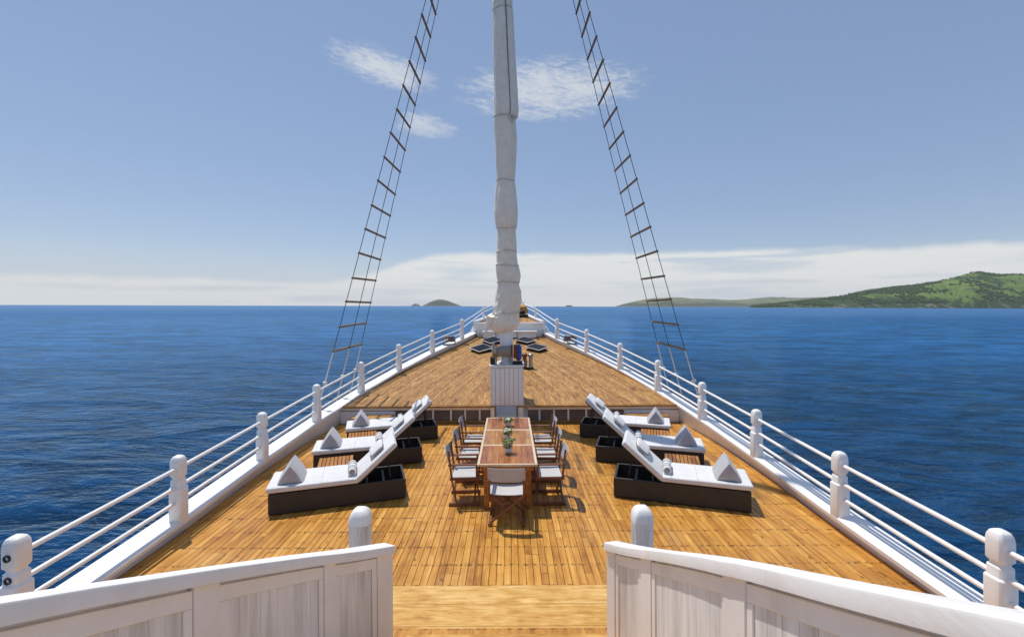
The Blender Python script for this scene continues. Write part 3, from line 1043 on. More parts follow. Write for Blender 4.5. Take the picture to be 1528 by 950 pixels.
# floodlights clamped on the bulwark cap
for sx in (-1, 1):
    y = 19.75
    o = empty('floodlight', (sx * beam(y), y, capz(y)), R(-sx * 20))
    tag(o, 'grey box floodlight on the %s bulwark near the bow' % ('left' if sx < 0 else 'right'), 'floodlight', 'floodlights on the bulwarks')
    MB().box((0, 0.02, 0.24), (0.50, 0.20, 0.26)).build('lamp_body', M['lamp_grey'], o, bevel=0.02)
    for k in range(5):
        MB().box((-0.2 + k * 0.1, 0.15, 0.24), (0.02, 0.06, 0.24)).build('cooling_fin', M['steel'], o)
    MB().box((0, -0.088, 0.24), (0.42, 0.012, 0.19)).build('lens', M['glass'], o)
    for s2 in (-1, 1):
        MB().box((s2 * 0.265, 0, 0.14), (0.02, 0.06, 0.27)).build('bracket', M['black_metal'], o)
    MB().box((0, 0, 0.012), (0.55, 0.1, 0.02)).build('bracket_foot', M['black_metal'], o)
    SHIP.append(o)

# ------------------------------------------------------------------ mast housing, mast, winch, furled sail
mh = empty('mast_housing', (-0.07, 12.42, DECK_Z))
tag(mh, 'white boarded box round the foot of the mast', 'mast housing')
HB = 1.58
MB().box((0, 0.44, HB / 2 - 0.02), (0.84, 0.80, HB - 0.04)).build('core', M['white'], mh)
for k in range(7):
    MB().box((-0.372 + k * 0.124, 0.02, HB / 2 - 0.035), (0.116, 0.036, HB - 0.07)).build('board', M['white'], mh, bevel=0.006)
for s2 in (-1, 1):
    MB().box((s2 * 0.441, 0.015, HB / 2 - 0.035), (0.02, 0.05, HB - 0.07)).build('corner_strip', M['white'], mh, bevel=0.004)
MB().box((0, 0.43, HB - 0.015), (0.96, 0.92, 0.05)).build('top_board', M['white'], mh, bevel=0.012, seg=2)
SHIP.append(mh)

MX, MY = -0.075, 12.85
mast = empty('mast', (MX, MY, DECK_Z + HB))
tag(mast, 'tall white mast rising from the boarded housing', 'mast')
base_z = DECK_Z + HB + 0.012
MB().tube([(0, 0, 0.012), (0, 0, 6), (0.0, 0, 20.0)], [0.185, 0.175, 0.12], 24).build('mast_pole', M['white_rail'], mast, smooth=50)
MB().lathe([(0.20, 0), (0.25, 0), (0.25, 0.05), (0.20, 0.07), (0.19, 0.07)], 24, (0, 0, 0.014)).build('mast_collar', M['white'], mast, smooth=40)
SHIP.append(mast)

wi = empty('winch', (MX, MY - 0.27, DECK_Z + HB + 0.01))
tag(wi, 'rope winch with drum and side wheel in front of the mast', 'winch')
RY = Matrix.Rotation(R(90), 4, 'Y')
MB().lathe([(0.03, -0.26), (0.12, -0.26), (0.12, 0.12), (0.03, 0.12)], 20, (0, 0, 0.36), RY).build('drum', M['steel'], wi, smooth=40)
for k in range(9):
    x = -0.235 + k * 0.042
    MB().tube([(x + 0.003 * math.sin(q), 0.138 * math.cos(q), 0.36 + 0.138 * math.sin(q)) for q in [2 * math.pi * t / 20 for t in range(21)]], 0.021, 6).build('rope_turn', M['winch_rope'], wi, smooth=60)
MB().lathe([(0.05, -0.02), (0.19, -0.02), (0.19, 0.02), (0.05, 0.02)], 22, (-0.29, 0, 0.36), RY).build('drum_flange', M['steel'], wi, smooth=30)
MB().lathe([(0.05, -0.02), (0.19, -0.02), (0.19, 0.02), (0.05, 0.02)], 22, (0.15, 0, 0.36), RY).build('drum_flange', M['rust'], wi, smooth=30)
MB().lathe([(0.10, -0.015), (0.22, -0.03), (0.24, 0.0), (0.22, 0.03), (0.10, 0.015)], 22, (-0.36, -0.02, 0.38), RY).build('hand_wheel', M['steel'], wi, smooth=40)
MB().lathe([(0.05, -0.03), (0.17, -0.03), (0.20, 0.0), (0.17, 0.08), (0.06, 0.09)], 22, (0.22, 0, 0.36), RY).build('brake_disc', M['rust'], wi, smooth=40)
mb = MB()
rings = []
for z, r in ((-0.02, 0.05), (0.0, 0.10), (0.10, 0.13), (0.24, 0.135), (0.36, 0.12), (0.42, 0.05)):
    rings.append([Vector((0.33 + r * 0.7 * math.cos(a) * (1 + 0.18 * mnoise.noise((2 * math.cos(a), 2 * math.sin(a), z * 6))), 0.02 + r * math.sin(a), z + 0.13)) for a in [2 * math.pi * k / 18 for k in range(18)]])
mb.loft(rings).build('motor_cover', M['blue'], wi, smooth=60)
for x in (-0.30, 0.14):
    MB().box((x, 0.0, 0.16), (0.05, 0.24, 0.31)).build('stand', M['steel'], wi, bevel=0.01)
MB().box((-0.36, 0.03, 0.11), (0.18, 0.22, 0.22)).build('gear_box', M['black_metal'], wi, bevel=0.015)
MB().box((0.31, 0.03, 0.045), (0.26, 0.24, 0.09)).build('gear_box', M['black_metal'], wi, bevel=0.015)
SHIP.append(wi)

bo = empty('bollard', (0.66, 16.6, upz(16.6)))
tag(bo, 'rusty grey twin bollard on the raised deck right of the mast housing', 'bollard')
MB().box((0, 0, 0.02), (0.44, 0.26, 0.04)).build('foot_plate', M['black_metal'], bo, bevel=0.006)
for s2 in (-1, 1):
    MB().lathe([(0.07, 0.03), (0.065, 0.42), (0.10, 0.44), (0.10, 0.52), (0.06, 0.55), (0.01, 0.555)], 16, (s2 * 0.11, 0, 0)).build('bollard_post', M['steel'] if s2 > 0 else M['rust'], bo, smooth=40)
MB().tube([(-0.11 + 0.09 * math.cos(q), 0.09 * math.sin(q), 0.12 + q * 0.008) for q in [0.5 * t for t in range(50)]], 0.014, 6).build('rope_turn', M['winch_rope'], bo, smooth=60)
SHIP.append(bo)

# furled sail bundled round the mast: (image row) left, right edges measured on the photograph at the mast's distance
SAIL = [(-60, 732, 762), (0, 733, 763), (14, 733.5, 763.5), (18, 733, 764.5), (60, 733.5, 767), (100, 735, 769), (140, 736, 771.5), (165, 736, 773.5), (174, 736, 773), (178, 735, 769.5), (205, 736.5, 771), (235, 738, 770.5),
        (268, 740.5, 768), (273, 739, 768.5), (295, 737, 771), (318, 736.5, 773), (338, 739, 771.5), (344, 741.5, 769.5), (372, 741, 771.5), (378, 739.5, 771), (392, 740, 773), (400, 738.5, 775.5), (412, 740, 778), (418, 741, 777),
        (424, 741, 775), (436, 739, 779), (450, 737, 780), (462, 735.5, 777), (468, 733, 776), (474, 729, 776), (484, 729, 776), (490, 731, 772), (496, 738, 764)]
sail = empty('furled_sail', (MX, MY, -1.0))
tag(sail, 'creamy white sail bundled and lashed round the mast', 'sail')
mb = MB()
rings = []
yL = MY
rows = []
SL = [(r[0], r[1]) for r in SAIL]
SR = [(r[0], r[2]) for r in SAIL]


def lin(tab, x):
    for (x0, y0), (x1, y1) in zip(tab[:-1], tab[1:]):
        if x <= x1:
            t = max(0.0, (x - x0) / (x1 - x0))
            return y0 * (1 - t) + y1 * t
    return tab[-1][1]


NS = 96
LASH_V = (16, 176, 270, 341, 375, 396, 421, 466)
LASH_Z = [-(v_ - 456.5) / F * MY for v_ in LASH_V]
for i in range(0, 281):
    v = 496 - i * (556 / 280.0)
    # the ship's roll is applied afterwards, so undo its shift here
    z = -(v - 456.5) / F * MY
    a, b2 = lin(SL, v), lin(SR, v)
    roll_dx = math.sin(R(0.5)) * (z + 3.0)
    xl, xr = (a - 761) / F * MY + roll_dx, (b2 - 761) / F * MY + roll_dx
    cx_, hw = (xl + xr) / 2 - MX, (xr - xl) / 2
    ring = []
    low = max(0.0, min(1.0, (v - 330) / 100.0))
    for k in range(NS):
        th = 2 * math.pi * k / NS
        ux, uy = math.cos(th), math.sin(th)
        nz = mnoise.fractal((ux * 1.6 + 3, uy * 1.6, z * 0.7), 0.8, 2.0, 4)
        cr = abs(mnoise.noise((ux * 2.4, uy * 2.4 + 5, z * (2.2 + 1.5 * low))))
        fold = abs(mnoise.noise((ux * 5.0 + 9, uy * 5.0, z * 0.45)))
        fine = abs(mnoise.noise((ux * 7.0, uy * 7.0, z * (1.2 + 5.0 * low))))
        near = min(abs(z - lz) for lz in LASH_Z)
        gath = math.exp(-near / 0.20) * 0.13 * abs(mnoise.noise((ux * 9.0 + 2, uy * 9.0, z * 0.25))) + 0.035 * math.exp(-near / 0.07)
        slant = abs(mnoise.noise((ux * 2.0 + z * 1.3, uy * 2.0, z * 1.7 + ux * 1.5)))
        k_ = 1 - gath - 0.07 * slant + 0.06 * nz - (0.05 + 0.16 * low) * cr - 0.07 * fold - (0.03 + 0.05 * low) * fine
        ring.append((cx_ + hw * ux * (k_ if abs(ux) < 0.85 else 0.5 + 0.5 * k_), hw * 0.85 * uy * k_, z + 1.0 + 0.02 * low * mnoise.noise((ux * 3, uy * 3, z * 6))))
    rings.append(ring)
mb.loft(rings)
mb.build('sail_cloth', M['sail'], sail, smooth=70)


def sail_ring(v, drop=0.0):
    a, b2 = lin(SL, v), lin(SR, v)
    z = -(v - 456.5) / F * MY
    roll_dx = math.sin(R(0.5)) * (z + 3.0)
    xl, xr = (a - 761) / F * MY + roll_dx, (b2 - 761) / F * MY + roll_dx
    return (xl + xr) / 2 - MX, (xr - xl) / 2, z + 1.0


for v in (16, 176, 270, 341, 375, 396, 421, 466):
    cx_, hw, z = sail_ring(v)
    MB().tube([(cx_ + hw * 0.955 * math.cos(q), hw * 0.815 * math.sin(q), z + 0.02 * math.sin(2 * q + v)) for q in [2 * math.pi * t / 32 for t in range(33)]], 0.016, 6).build('lashing', M['lash'], sail, smooth=60)
pts = []
for v in range(-60, 182, 8):
    cx_, hw, z = sail_ring(v)
    pts.append((cx_ + hw * 0.32, -hw * 0.80, z))
MB().tube(pts, 0.014, 6).build('halyard', M['line'], sail, smooth=60)
cx_, hw, z = sail_ring(182)
MB().tube([(cx_ + hw * 0.32, -hw * 0.80, z + 0.1), (cx_ + hw * 0.5, -hw * 0.8, z - 0.05), (cx_ + hw * 0.75, -hw * 0.7, z - 0.08), (cx_ + hw * 0.85, -hw * 0.62, z + 0.03), (cx_ + hw * 0.65, -hw * 0.76, z + 0.09)], 0.03, 8).build('halyard_knot', M['lash'], sail, smooth=60)
# hanging cloth corner at the lower left
mb = MB()
r5 = [[(-0.46 - 0.02 * k, -0.10, 0.62), (-0.30, -0.24, 0.60), (-0.24, -0.05, 0.60)] for k in range(1)]
rings = []
for t in frange(0, 1, 8):
    w_ = 0.15 * (1 - 0.75 * t)
    cx0 = -0.40 - 0.16 * t
    rings.append([(cx0 + w_ * math.cos(q) * (1 + 0.2 * math.sin(3 * q)), -0.16 + 0.5 * w_ * math.sin(q), 0.72 - 0.42 * t + 0.03 * math.cos(2 * q)) for q in [2 * math.pi * s / 16 for s in range(16)]])
mb.loft(rings).build('loose_corner', M['sail'], sail, smooth=70)
for s2 in (-1, 1):
    MB().tube([(s2 * 0.30, -0.1, 0.28), (s2 * 0.27, -0.17, -0.45)], 0.014, 6).build('downhaul', M['blue' if s2 < 0 else 'line'], sail, smooth=60)
SHIP.append(sail)

# ------------------------------------------------------------------ ratline ladders in the shrouds
HEAD = Vector((MX - 0.0, MY, 16.5))
rung_proto = None
for side, word in ((-1, 'left'), (1, 'right')):
    root = empty('rope_ladder', (side * 4.9, 13.2, -2.9))
    tag(root, 'dark rope ladder with wooden rungs climbing from the %s railing to the masthead' % word, 'rope ladder', 'rope ladders in the shrouds')
    o0 = root.location
    feet = [Vector((side * 5.08, 12.15, -2.62)), Vector((side * 4.98, 13.2, -2.58)), Vector((side * 4.96, 14.3, -2.52))]
    tops = [HEAD + Vector((side * 0.07, -0.10, 0)), HEAD + Vector((side * 0.09, 0.0, 0)), HEAD + Vector((side * 0.07, 0.10, 0))]
    zr0 = -1.17
    for f, t in zip(feet, tops):
        d = t - f
        k0 = (zr0 - 0.04 - f.z) / d.z
        MB().tube([f + d * k0 - o0, t - o0], 0.0095, 6).build('shroud_rope', M['shroud'], root, smooth=60)
        MB().tube([f - d * (0.78 / d.z) - o0, f + d * k0 - o0], 0.018, 6).build('lanyard', M['lanyard'], root, smooth=60)
        MB().lathe([(0.02, -0.05), (0.06, -0.03), (0.06, 0.03), (0.02, 0.05)], 12, f + d * (k0 * 0.42) - o0).build('deadeye', M['lanyard'], root, smooth=40)
    zz = zr0
    while zz < 15.2:
        pts = [f + (t - f) * ((zz - f.z) / (t.z - f.z)) for f, t in zip(feet, tops)]
        a, b2 = pts[0], pts[2]
        d = (b2 - a).normalized()
        ln = (b2 - a).length + 0.14
        wob = rng.uniform(-0.02, 0.02)
        MB().bar(a - d * 0.045 - o0 + Vector((0, 0, wob)), b2 + d * 0.045 - o0 + Vector((0, 0, -wob)), 0.058, 0.058).build('rung', M['rung'], root, bevel=0.016)
        zz += 0.655
    # channel board that carries the lower ends outboard of the hull
    MB().box((side * 0.02, 0.0, -0.52), (0.46, 2.9, 0.08)).build('channel_board', M['white'], root, bevel=0.01)
    SHIP.append(root)

# ------------------------------------------------------------------ sun loungers
ML, MWd, BH = 2.07, 0.75, 0.33
HINGE = 1.33


def lounger():
    root = empty('sun_lounger')
    t = 0.04
    fr = MB()
    MB().box((0, -MWd / 2 + t / 2, BH / 2 + 0.008), (ML, t, BH - 0.016)).build('side_panel', M['rattan'], root, bevel=0.012, seg=2)
    MB().box((0, MWd / 2 - t / 2, BH / 2 + 0.008), (ML, t, BH - 0.016)).build('side_panel', M['rattan'], root, bevel=0.012, seg=2)
    MB().box((-ML / 2 + t / 2, 0, BH / 2 + 0.008), (t - 0.002, MWd - 2 * t, BH - 0.02)).build('end_panel', M['rattan'], root, bevel=0.01, seg=2)
    MB().box((ML / 2 - t / 2, 0, BH / 2 + 0.008), (t - 0.002, MWd - 2 * t, BH - 0.02)).build('end_panel', M['rattan'], root, bevel=0.01, seg=2)
    MB().box((0, 0, 0.05), (ML - 2 * t, MWd - 2 * t, 0.03)).build('bottom_board', M['rattan'], root)
    x0 = -ML / 2
    for x in (1.45, 1.72):
        MB().box((x0 + x, 0, 0.26), (0.035, MWd - 2 * t, 0.035)).build('cross_bar', M['black_metal'], root)
    MB().box((x0 + 0.64, 0, BH + 0.008), (HINGE - 0.06, MWd - 0.09, 0.02)).build('bed_board', M['rattan'], root)
    # flat part of the mattress
    mb = MB().box((x0 + (HINGE - 0.035) / 2, 0, BH + 0.06), (HINGE + 0.035 - 0.01, MWd + 0.03, 0.085))
    mb.build('mattress', M['mattress'], root, bevel=0.025, seg=3, smooth=50)
    for x in (0.33, 0.76, 1.16):
        MB().tube([(x0 + x, -MWd / 2 - 0.006, BH + 0.1015), (x0 + x, MWd / 2 + 0.006, BH + 0.1015)], 0.0035, 5).build('seam', M['cushion'], root)
    # raised back: board, mattress, strut
    ang = R(41)
    rt = Matrix.Rotation(-ang, 4, 'Y')
    hp = Vector((x0 + HINGE + 0.01, 0, BH + 0.005))
    LB = 0.80
    MB().box(hp + rt @ Vector((LB / 2, 0, 0.012)), (LB, MWd - 0.06, 0.025), rt.to_3x3()).build('back_board', M['rattan'], root)
    bm_ = MB().box(hp + rt @ Vector((LB / 2 + 0.01, 0, 0.068)), (LB + 0.02, MWd + 0.03, 0.085), rt.to_3x3())
    bm_.build('back_mattress', M['mattress'], root, bevel=0.025, seg=3, smooth=50)
    for s2 in (-1, 1):
        a = hp + rt @ Vector((LB * 0.72, s2 * 0.26, 0.0))
        MB().bar(a, (x0 + 1.72 + 0.12, s2 * 0.26, 0.27), 0.025, 0.025, (0, 1, 0)).build('back_strut', M['black_metal'], root)
    return root


def headrest():
    root = empty('headrest_cushion')
    mb = MB()
    rings = []
    for i in range(9):
        u = -1 + 2 * i / 8
        e = (1 - abs(u) ** 3.2)
        rr = []
        for k in range(20):
            th = 2 * math.pi * k / 20
            c, s_ = math.cos(th), math.sin(th)
            sx_ = math.copysign(abs(c) ** 0.5, c) * 0.135 * (0.80 + 0.2 * e)
            sz_ = math.copysign(abs(s_) ** 0.65, s_) * 0.05 * (0.30 + 0.7 * e)
            rr.append((sx_, u * 0.24, sz_ + 0.05))
        rings.append(rr)
    mb.loft(rings).build('cover', M['mattress'], root, smooth=60)
    MB().tube([(0.128 * a, 0.238 * b_, 0.05) for a, b_ in ((-0.85, -1), (0.85, -1), (1.03, -0.9), (1.03, 0.9), (0.85, 1), (-0.85, 1), (-1.03, 0.9), (-1.03, -0.9), (-0.85, -1))], 0.008, 6).build('piping', M['stripe'], root, smooth=60)
    return root


def tri_cushion():
    root = empty('triangle_cushion')
    mb = MB()
    rings = []
    n = 30
    for i in range(15):
        u = -1 + 2 * i / 14
        e = 0.87 + 0.13 * (1 - abs(u) ** 3)
        rr = []
        for k in range(n):
            t = k / n * 3
            side_, f = int(t), t - int(t)
            cs = [Vector((-0.20, 0, 0)), Vector((0.20, 0, 0)), Vector((0, 0, 0.305))]
            a, b_ = cs[side_], cs[(side_ + 1) % 3]
            p = a.lerp(b_, f)
            nrm = Vector((b_.z - a.z, 0, -(b_.x - a.x))).normalized()
            p = p + nrm * (0.010 * math.sin(f * math.pi) if side_ else 0.0)
            cen = Vector((0, 0, 0.11))
            p = cen + (p - cen) * e
            jit = 0.006 * mnoise.noise((p.x * 9, u * 4, p.z * 9))
            rr.append((p.x + jit, u * 0.30, max(0.0, p.z) + jit * 0.3))
        rings.append(rr)
    first = [((x) * 0.3, y - 0.022, 0.11 + (z - 0.11) * 0.3) for x, y, z in rings[0]]
    last = [((x) * 0.3, y + 0.022, 0.11 + (z - 0.11) * 0.3) for x, y, z in rings[-1]]
    mb.loft([first] + rings + [last]).build('cover', M['cushion'], root, smooth=45)
    return root


def towel():
    root = empty('rolled_towel')
    rx = Matrix.Rotation(R(90), 4, 'X')
    r = 0.068
    MB().lathe([(0.012, -0.215), (0.052, -0.22), (r, -0.205), (r, 0.205), (0.052, 0.22), (0.012, 0.215)], 22, (0, 0, r), rx).build('roll', M['towel'], root, smooth=50)
    for y in (-0.14, -0.06, 0.06, 0.14):
        MB().lathe([(r - 0.01, -0.016), (r + 0.0025, -0.016), (r + 0.0025, 0.016), (r - 0.01, 0.016)], 22, (0, y, r), rx).build('stripe', M['stripe'], root, smooth=40)
    for s2 in (-1, 1):
        MB().tube([((0.008 + 0.0022 * q) * math.cos(q), s2 * 0.219, r + (0.008 + 0.0022 * q) * math.sin(q)) for q in [0.5 * t for t in range(38)]], 0.0045, 5).build('spiral_edge', M['stripe'], root, smooth=60)
    return root


def side_table():
    root = empty('side_table')
    for sx in (-1, 1):
        for sy in (-1, 1):
            MB().box((sx * 0.27, sy * 0.25, 0.145), (0.05, 0.05, 0.29)).build('leg', M['dark_wood'], root, bevel=0.006)
    for sy in (-1, 1):
        MB().box((0, sy * 0.25, 0.298), (0.58, 0.045, 0.03)).build('apron', M['dark_wood'], root)
    for k in range(9):
        MB().box((-0.272 + k * 0.068, 0, 0.328), (0.058, 0.58, 0.026)).build('slat', M['slat'], root, bevel=0.005)
    return root


SPOTS = [(-2.83, 7.65, 18, 'nearest sun lounger on the left, white mattress on dark rattan base', 'nearest left'),
         (-2.89, 9.42, 16, 'middle sun lounger on the left, between two slatted side tables', 'middle left'),
         (-2.83, 11.05, 17, 'farthest sun lounger on the left, next to the deck step', 'farthest left'),
         (2.84, 7.65, 162, 'nearest sun lounger on the right, white mattress on dark rattan base', 'nearest right'),
         (2.86, 9.42, 164, 'middle sun lounger on the right, between two slatted side tables', 'middle right'),
         (2.80, 11.15, 163, 'farthest sun lounger on the right, next to the deck step', 'farthest right')]
protos = {}
for i, (x, y, rz, lab, word) in enumerate(SPOTS):
    base = Matrix.Translation((x, y, DECK_Z)) @ Matrix.Rotation(R(rz), 4, 'Z')
    flip = 1 if rz < 90 else -1
    for nm, fn, M4, label, cat, grp in (
            ('sun_lounger', lounger, Matrix.Identity(4), lab, 'sun lounger', 'sun loungers along both sides of the deck'),
            ('headrest_cushion', headrest, Matrix.Translation((-ML / 2 + HINGE + 0.01, 0, BH + 0.005)) @ Matrix.Rotation(R(-41), 4, 'Y') @ Matrix.Translation((0.50, 0, 0.113)),
             'white headrest cushion on the raised back of the %s lounger' % word, 'cushion', 'headrest cushions on the loungers'),
            ('triangle_cushion', tri_cushion, Matrix.Translation((-ML / 2 + 0.30, 0.0, BH + 0.1035)),
             'grey wedge cushion standing at the foot end of the %s lounger' % word, 'cushion', 'grey wedge cushions on the loungers'),
            ('rolled_towel', towel, Matrix.Translation((-ML / 2 + HINGE - 0.11, -0.06 * flip, BH + 0.1035)),
             'white and grey striped rolled towel on the %s lounger' % word, 'towel', 'rolled towels on the loungers')):
        if nm not in protos:
            o = protos[nm] = fn()
        else:
            o = copy_tree(protos[nm])
        o.matrix_world = base @ M4
        tag(o, label, cat, grp)
        SHIP.append(o)

TABS = [(-3.22, 8.45, 18, 'slatted teak side table between the nearest and middle loungers on the left'),
        (-3.28, 10.18, 17, 'slatted teak side table between the middle and farthest loungers on the left'),
        (3.20, 8.45, -18, 'slatted teak side table between the nearest and middle loungers on the right'),
        (3.26, 10.22, -17, 'slatted teak side table between the middle and farthest loungers on the right')]
st_proto = None
for x, y, rz, lab in TABS:
    if st_proto is None:
        o = st_proto = side_table()
    else:
        o = copy_tree(st_proto)
    o.location = (x, y, DECK_Z)
    o.rotation_euler = (0, 0, R(rz))
    tag(o, lab, 'side table', 'slatted side tables between the loungers')
    SHIP.append(o)

# ------------------------------------------------------------------ dining table
TX, TY0, TY1 = -0.03, 7.06, 10.03
TW, TZ = 0.94, 0.75
dt = empty('dining_table', (TX, (TY0 + TY1) / 2, DECK_Z))
tag(dt, 'long teak dining table in three sections with pale edges', 'dining table')
Lt = TY1 - TY0
seg = Lt / 3
for s_ in range(3):
    yc = -Lt / 2 + seg * (s_ + 0.5)
    ns = 9
    sw = (TW - 0.09) / ns
    for k in range(ns):
        MB().box((-TW / 2 + 0.045 + sw * (k + 0.5), yc, TZ - 0.016), (sw - 0.002, seg - 0.075, 0.028)).build('top_slat', M['table_mid'] if s_ == 1 else M['table'], dt, bevel=0.0015)
for sx in (-1, 1):
    MB().box((sx * (TW / 2 - 0.021), 0, TZ - 0.018), (0.042, Lt, 0.036)).build('edge_strip', M['table_edge'], dt, bevel=0.004)
for q, yy in enumerate((-Lt / 2 + 0.02, -Lt / 2 + seg, -Lt / 2 + 2 * seg, Lt / 2 - 0.02)):
    MB().box((0, yy, TZ - 0.017), (TW - 0.088, 0.04 if q in (0, 3) else 0.07, 0.034)).build('edge_strip', M['table_edge'], dt, bevel=0.004)
for sx in (-1, 1):
    MB().box((sx * (TW / 2 - 0.07), 0, TZ - 0.085), (0.035, Lt - 0.16, 0.095)).build('apron', M['table'], dt, bevel=0.004)
for sy in (-1, 1):
    MB().box((0, sy * (Lt / 2 - 0.09), TZ - 0.085), (TW - 0.18, 0.035, 0.095)).build('apron', M['table'], dt, bevel=0.004)
for sx in (-1, 1):
    for yy in (-Lt / 2 + 0.17, -seg / 2 + 0.02, seg / 2 - 0.02, Lt / 2 - 0.17):
        MB().box((sx * (TW / 2 - 0.14), yy, (TZ - 0.036) / 2), (0.085, 0.085, TZ - 0.036)).build('leg', M['table'], dt, bevel=0.008)
for yy in (-Lt / 2 + 0.17, Lt / 2 - 0.17):
    MB().box((0, yy, 0.14), (TW - 0.37, 0.05, 0.07)).build('stretcher', M['table'], dt, bevel=0.005)
SHIP.append(dt)

# ------------------------------------------------------------------ director chairs


def chair():
    root = empty('director_chair')
    W = 0.25
    dm = M['dark_wood']
    for sx in (-1, 1):
        MB().box((sx * W, 0, 0.028), (0.04, 0.50, 0.05)).build('floor_runner', dm, root, bevel=0.006)
        MB().box((sx * W, 0, 0.435), (0.036, 0.47, 0.045)).build('seat_rail', dm, root, bevel=0.005)
        MB().box((sx * W, 0.0, 0.655), (0.055, 0.52, 0.025)).build('armrest', dm, root, bevel=0.006)
        MB().box((sx * (W + 0.004), 0.20, 0.545), (0.032, 0.035, 0.20)).build('arm_post', dm, root, bevel=0.004)
        MB().bar((sx * (W + 0.004), -0.20, 0.445), (sx * (W + 0.004), -0.255, 0.89), 0.032, 0.032, (0, 1, 0)).build('back_post', dm, root, bevel=0.004)
        for y, d in ((0.185, 0.02), (-0.185, -0.02)):
            yy = y + (d if sx > 0 else -d) * 0.9
            MB().bar((sx * (W - 0.005), yy, 0.43), (-sx * (W - 0.005), yy, 0.04), 0.034, 0.03, (0, 1, 0)).build('cross_leg', dm, root, bevel=0.004)
    # sagging canvas seat
    mb = MB()
    rg = []
    for i in range(9):
        u = -1 + 2 * i / 8
        sag = -0.03 * (1 - u * u)
        rg.append([(u * (W + 0.012), y, 0.462 + sag * (1 - 0.3 * (y / 0.2) ** 2) + dz_) for y, dz_ in ((-0.2, -0.004), (-0.2, 0.004), (-0.07, 0.004), (0.07, 0.004), (0.2, 0.004), (0.2, -0.004))])
    mb.loft(rg).build('seat', M['seat_canvas'], root, smooth=40)
    mb = MB()
    rg = []
    for i in range(11):
        u = -1 + 2 * i / 10
        bow = -0.035 * (1 - u * u)
        rg.append([(u * (W + 0.022), -0.232 - 0.055 * t + bow + o_, 0.655 + 0.215 * t + (0.006 * mnoise.noise((u * 2, t * 2, 3)) if 0 < t < 1 else 0)) for t, o_ in ((0, -0.004), (0.33, -0.006), (0.66, -0.006), (1, -0.004), (1, 0.004), (0.66, 0.004), (0.33, 0.004), (0, 0.004))])
    mb.loft(rg).build('backrest', M['grey_canvas'], root, smooth=40)
    return root


CH = [(-0.735, 7.57, -90, 'dark wood director chair nearest on the left side of the table'),
      (-0.725, 8.52, -90, 'dark wood director chair in the middle of the left side of the table'),
      (-0.72, 9.45, -90, 'dark wood director chair farthest on the left side of the table'),
      (0.645, 7.57, 90, 'dark wood director chair nearest on the right side of the table'),
      (0.655, 8.52, 90, 'dark wood director chair in the middle of the right side of the table'),
      (0.66, 9.45, 90, 'dark wood director chair farthest on the right side of the table'),
      (-0.03, 6.85, 0, 'director chair at the near head of the table, seen from behind'),
      (-0.07, 10.30, 180, 'director chair at the far head of the table before the mast housing')]
cproto = None
for x, y, rz, lab in CH:
    if cproto is None:
        o = cproto = chair()
    else:
        o = copy_tree(cproto)
    o.location = (x, y, DECK_Z)
    o.rotation_euler = (0, 0, R(rz + rng.uniform(-3, 3)))
    tag(o, lab, 'chair', 'director chairs round the dining table')
    SHIP.append(o)

# ------------------------------------------------------------------ little plants on the table
for q, (x, y, lab) in enumerate(((-0.01, 7.60, 'small potted plant with green leaves nearest on the table'), (-0.035, 8.42, 'small potted plant with white blooms in the middle of the table'), (-0.03, 9.30, 'small potted plant with white blooms farthest on the table'))):
    o = empty('potted_plant', (x, y, DECK_Z + TZ + 0.001))
    o.scale = (0.8, 0.8, 0.8)
    tag(o, lab, 'potted plant', 'potted plants along the table')
    MB().lathe([(0.035, 0.0), (0.055, 0.01), (0.072, 0.05), (0.07, 0.09), (0.062, 0.10), (0.055, 0.085), (0.01, 0.08)], 18).build('pot', M['pot'], o, smooth=50)
    fol = MB()
    rr = random.Random(q + 3)
    for k in range(70):
        a, rad = rr.random() * 6.28, rr.uniform(0.02, 0.12 if q else 0.10)
        ln, wd = rr.uniform(0.06, 0.10), rr.uniform(0.022, 0.036)
        base = Vector((rad * math.cos(a) * 0.8 - (0.02 if q == 0 else 0), rad * math.sin(a) * 0.8, rr.uniform(0.09, 0.19 + (0.09 if q == 0 else 0))))
        d = Vector((math.cos(a), math.sin(a), rr.uniform(-0.3, 0.7))).normalized()
        s_ = d.cross(Vector((0, 0, 1))).normalized()
        up = s_.cross(d)
        fol.add([base, base + d * ln * 0.5 + s_ * wd + up * 0.008, base + d * ln, base + d * ln * 0.5 - s_ * wd + up * 0.008], [(0, 1, 2), (0, 2, 3)])
    fo = fol.build('foliage', M['leaf'], o)
    fo['kind'] = 'stuff'
    for k in range(2 if q == 0 else 5):
        a = rr.random() * 6.28
        c0 = Vector((0.07 * math.cos(a), 0.07 * math.sin(a) - 0.02, rr.uniform(0.14, 0.22)))
        fl = MB()
        fl.lathe([(0.004, -0.01), (0.024, 0.0), (0.03, 0.014), (0.02, 0.026), (0.004, 0.03)], 10, c0)
        fl.build('blossom', M['petal'], o, smooth=60)
    SHIP.append(o)

# ------------------------------------------------------------------ stairs down from the aft deck, with flared side walls
AFT_Z = -1.8
aft = MB().box((0, -0.55, AFT_Z - 0.06), (8.0, 5.4, 0.12)).build('aft_deck', M['step'], None)
tag(aft, 'upper aft deck behind the stairs', None, None, 'structure')
SHIP.append(aft)
ab = MB().box((0, 2.05, (AFT_Z - 0.13 + DECK_Z) / 2), (8.0, 0.08, AFT_Z - 0.13 - DECK_Z)).build('aft_bulkhead', M['white'], None)
tag(ab, 'white bulkhead below the aft deck', None, None, 'structure')
SHIP.append(ab)
stairs = empty('staircase', (0, 4, DECK_Z))
tag(stairs, 'pale teak steps leading down to the deck between the curved walls', 'staircase')
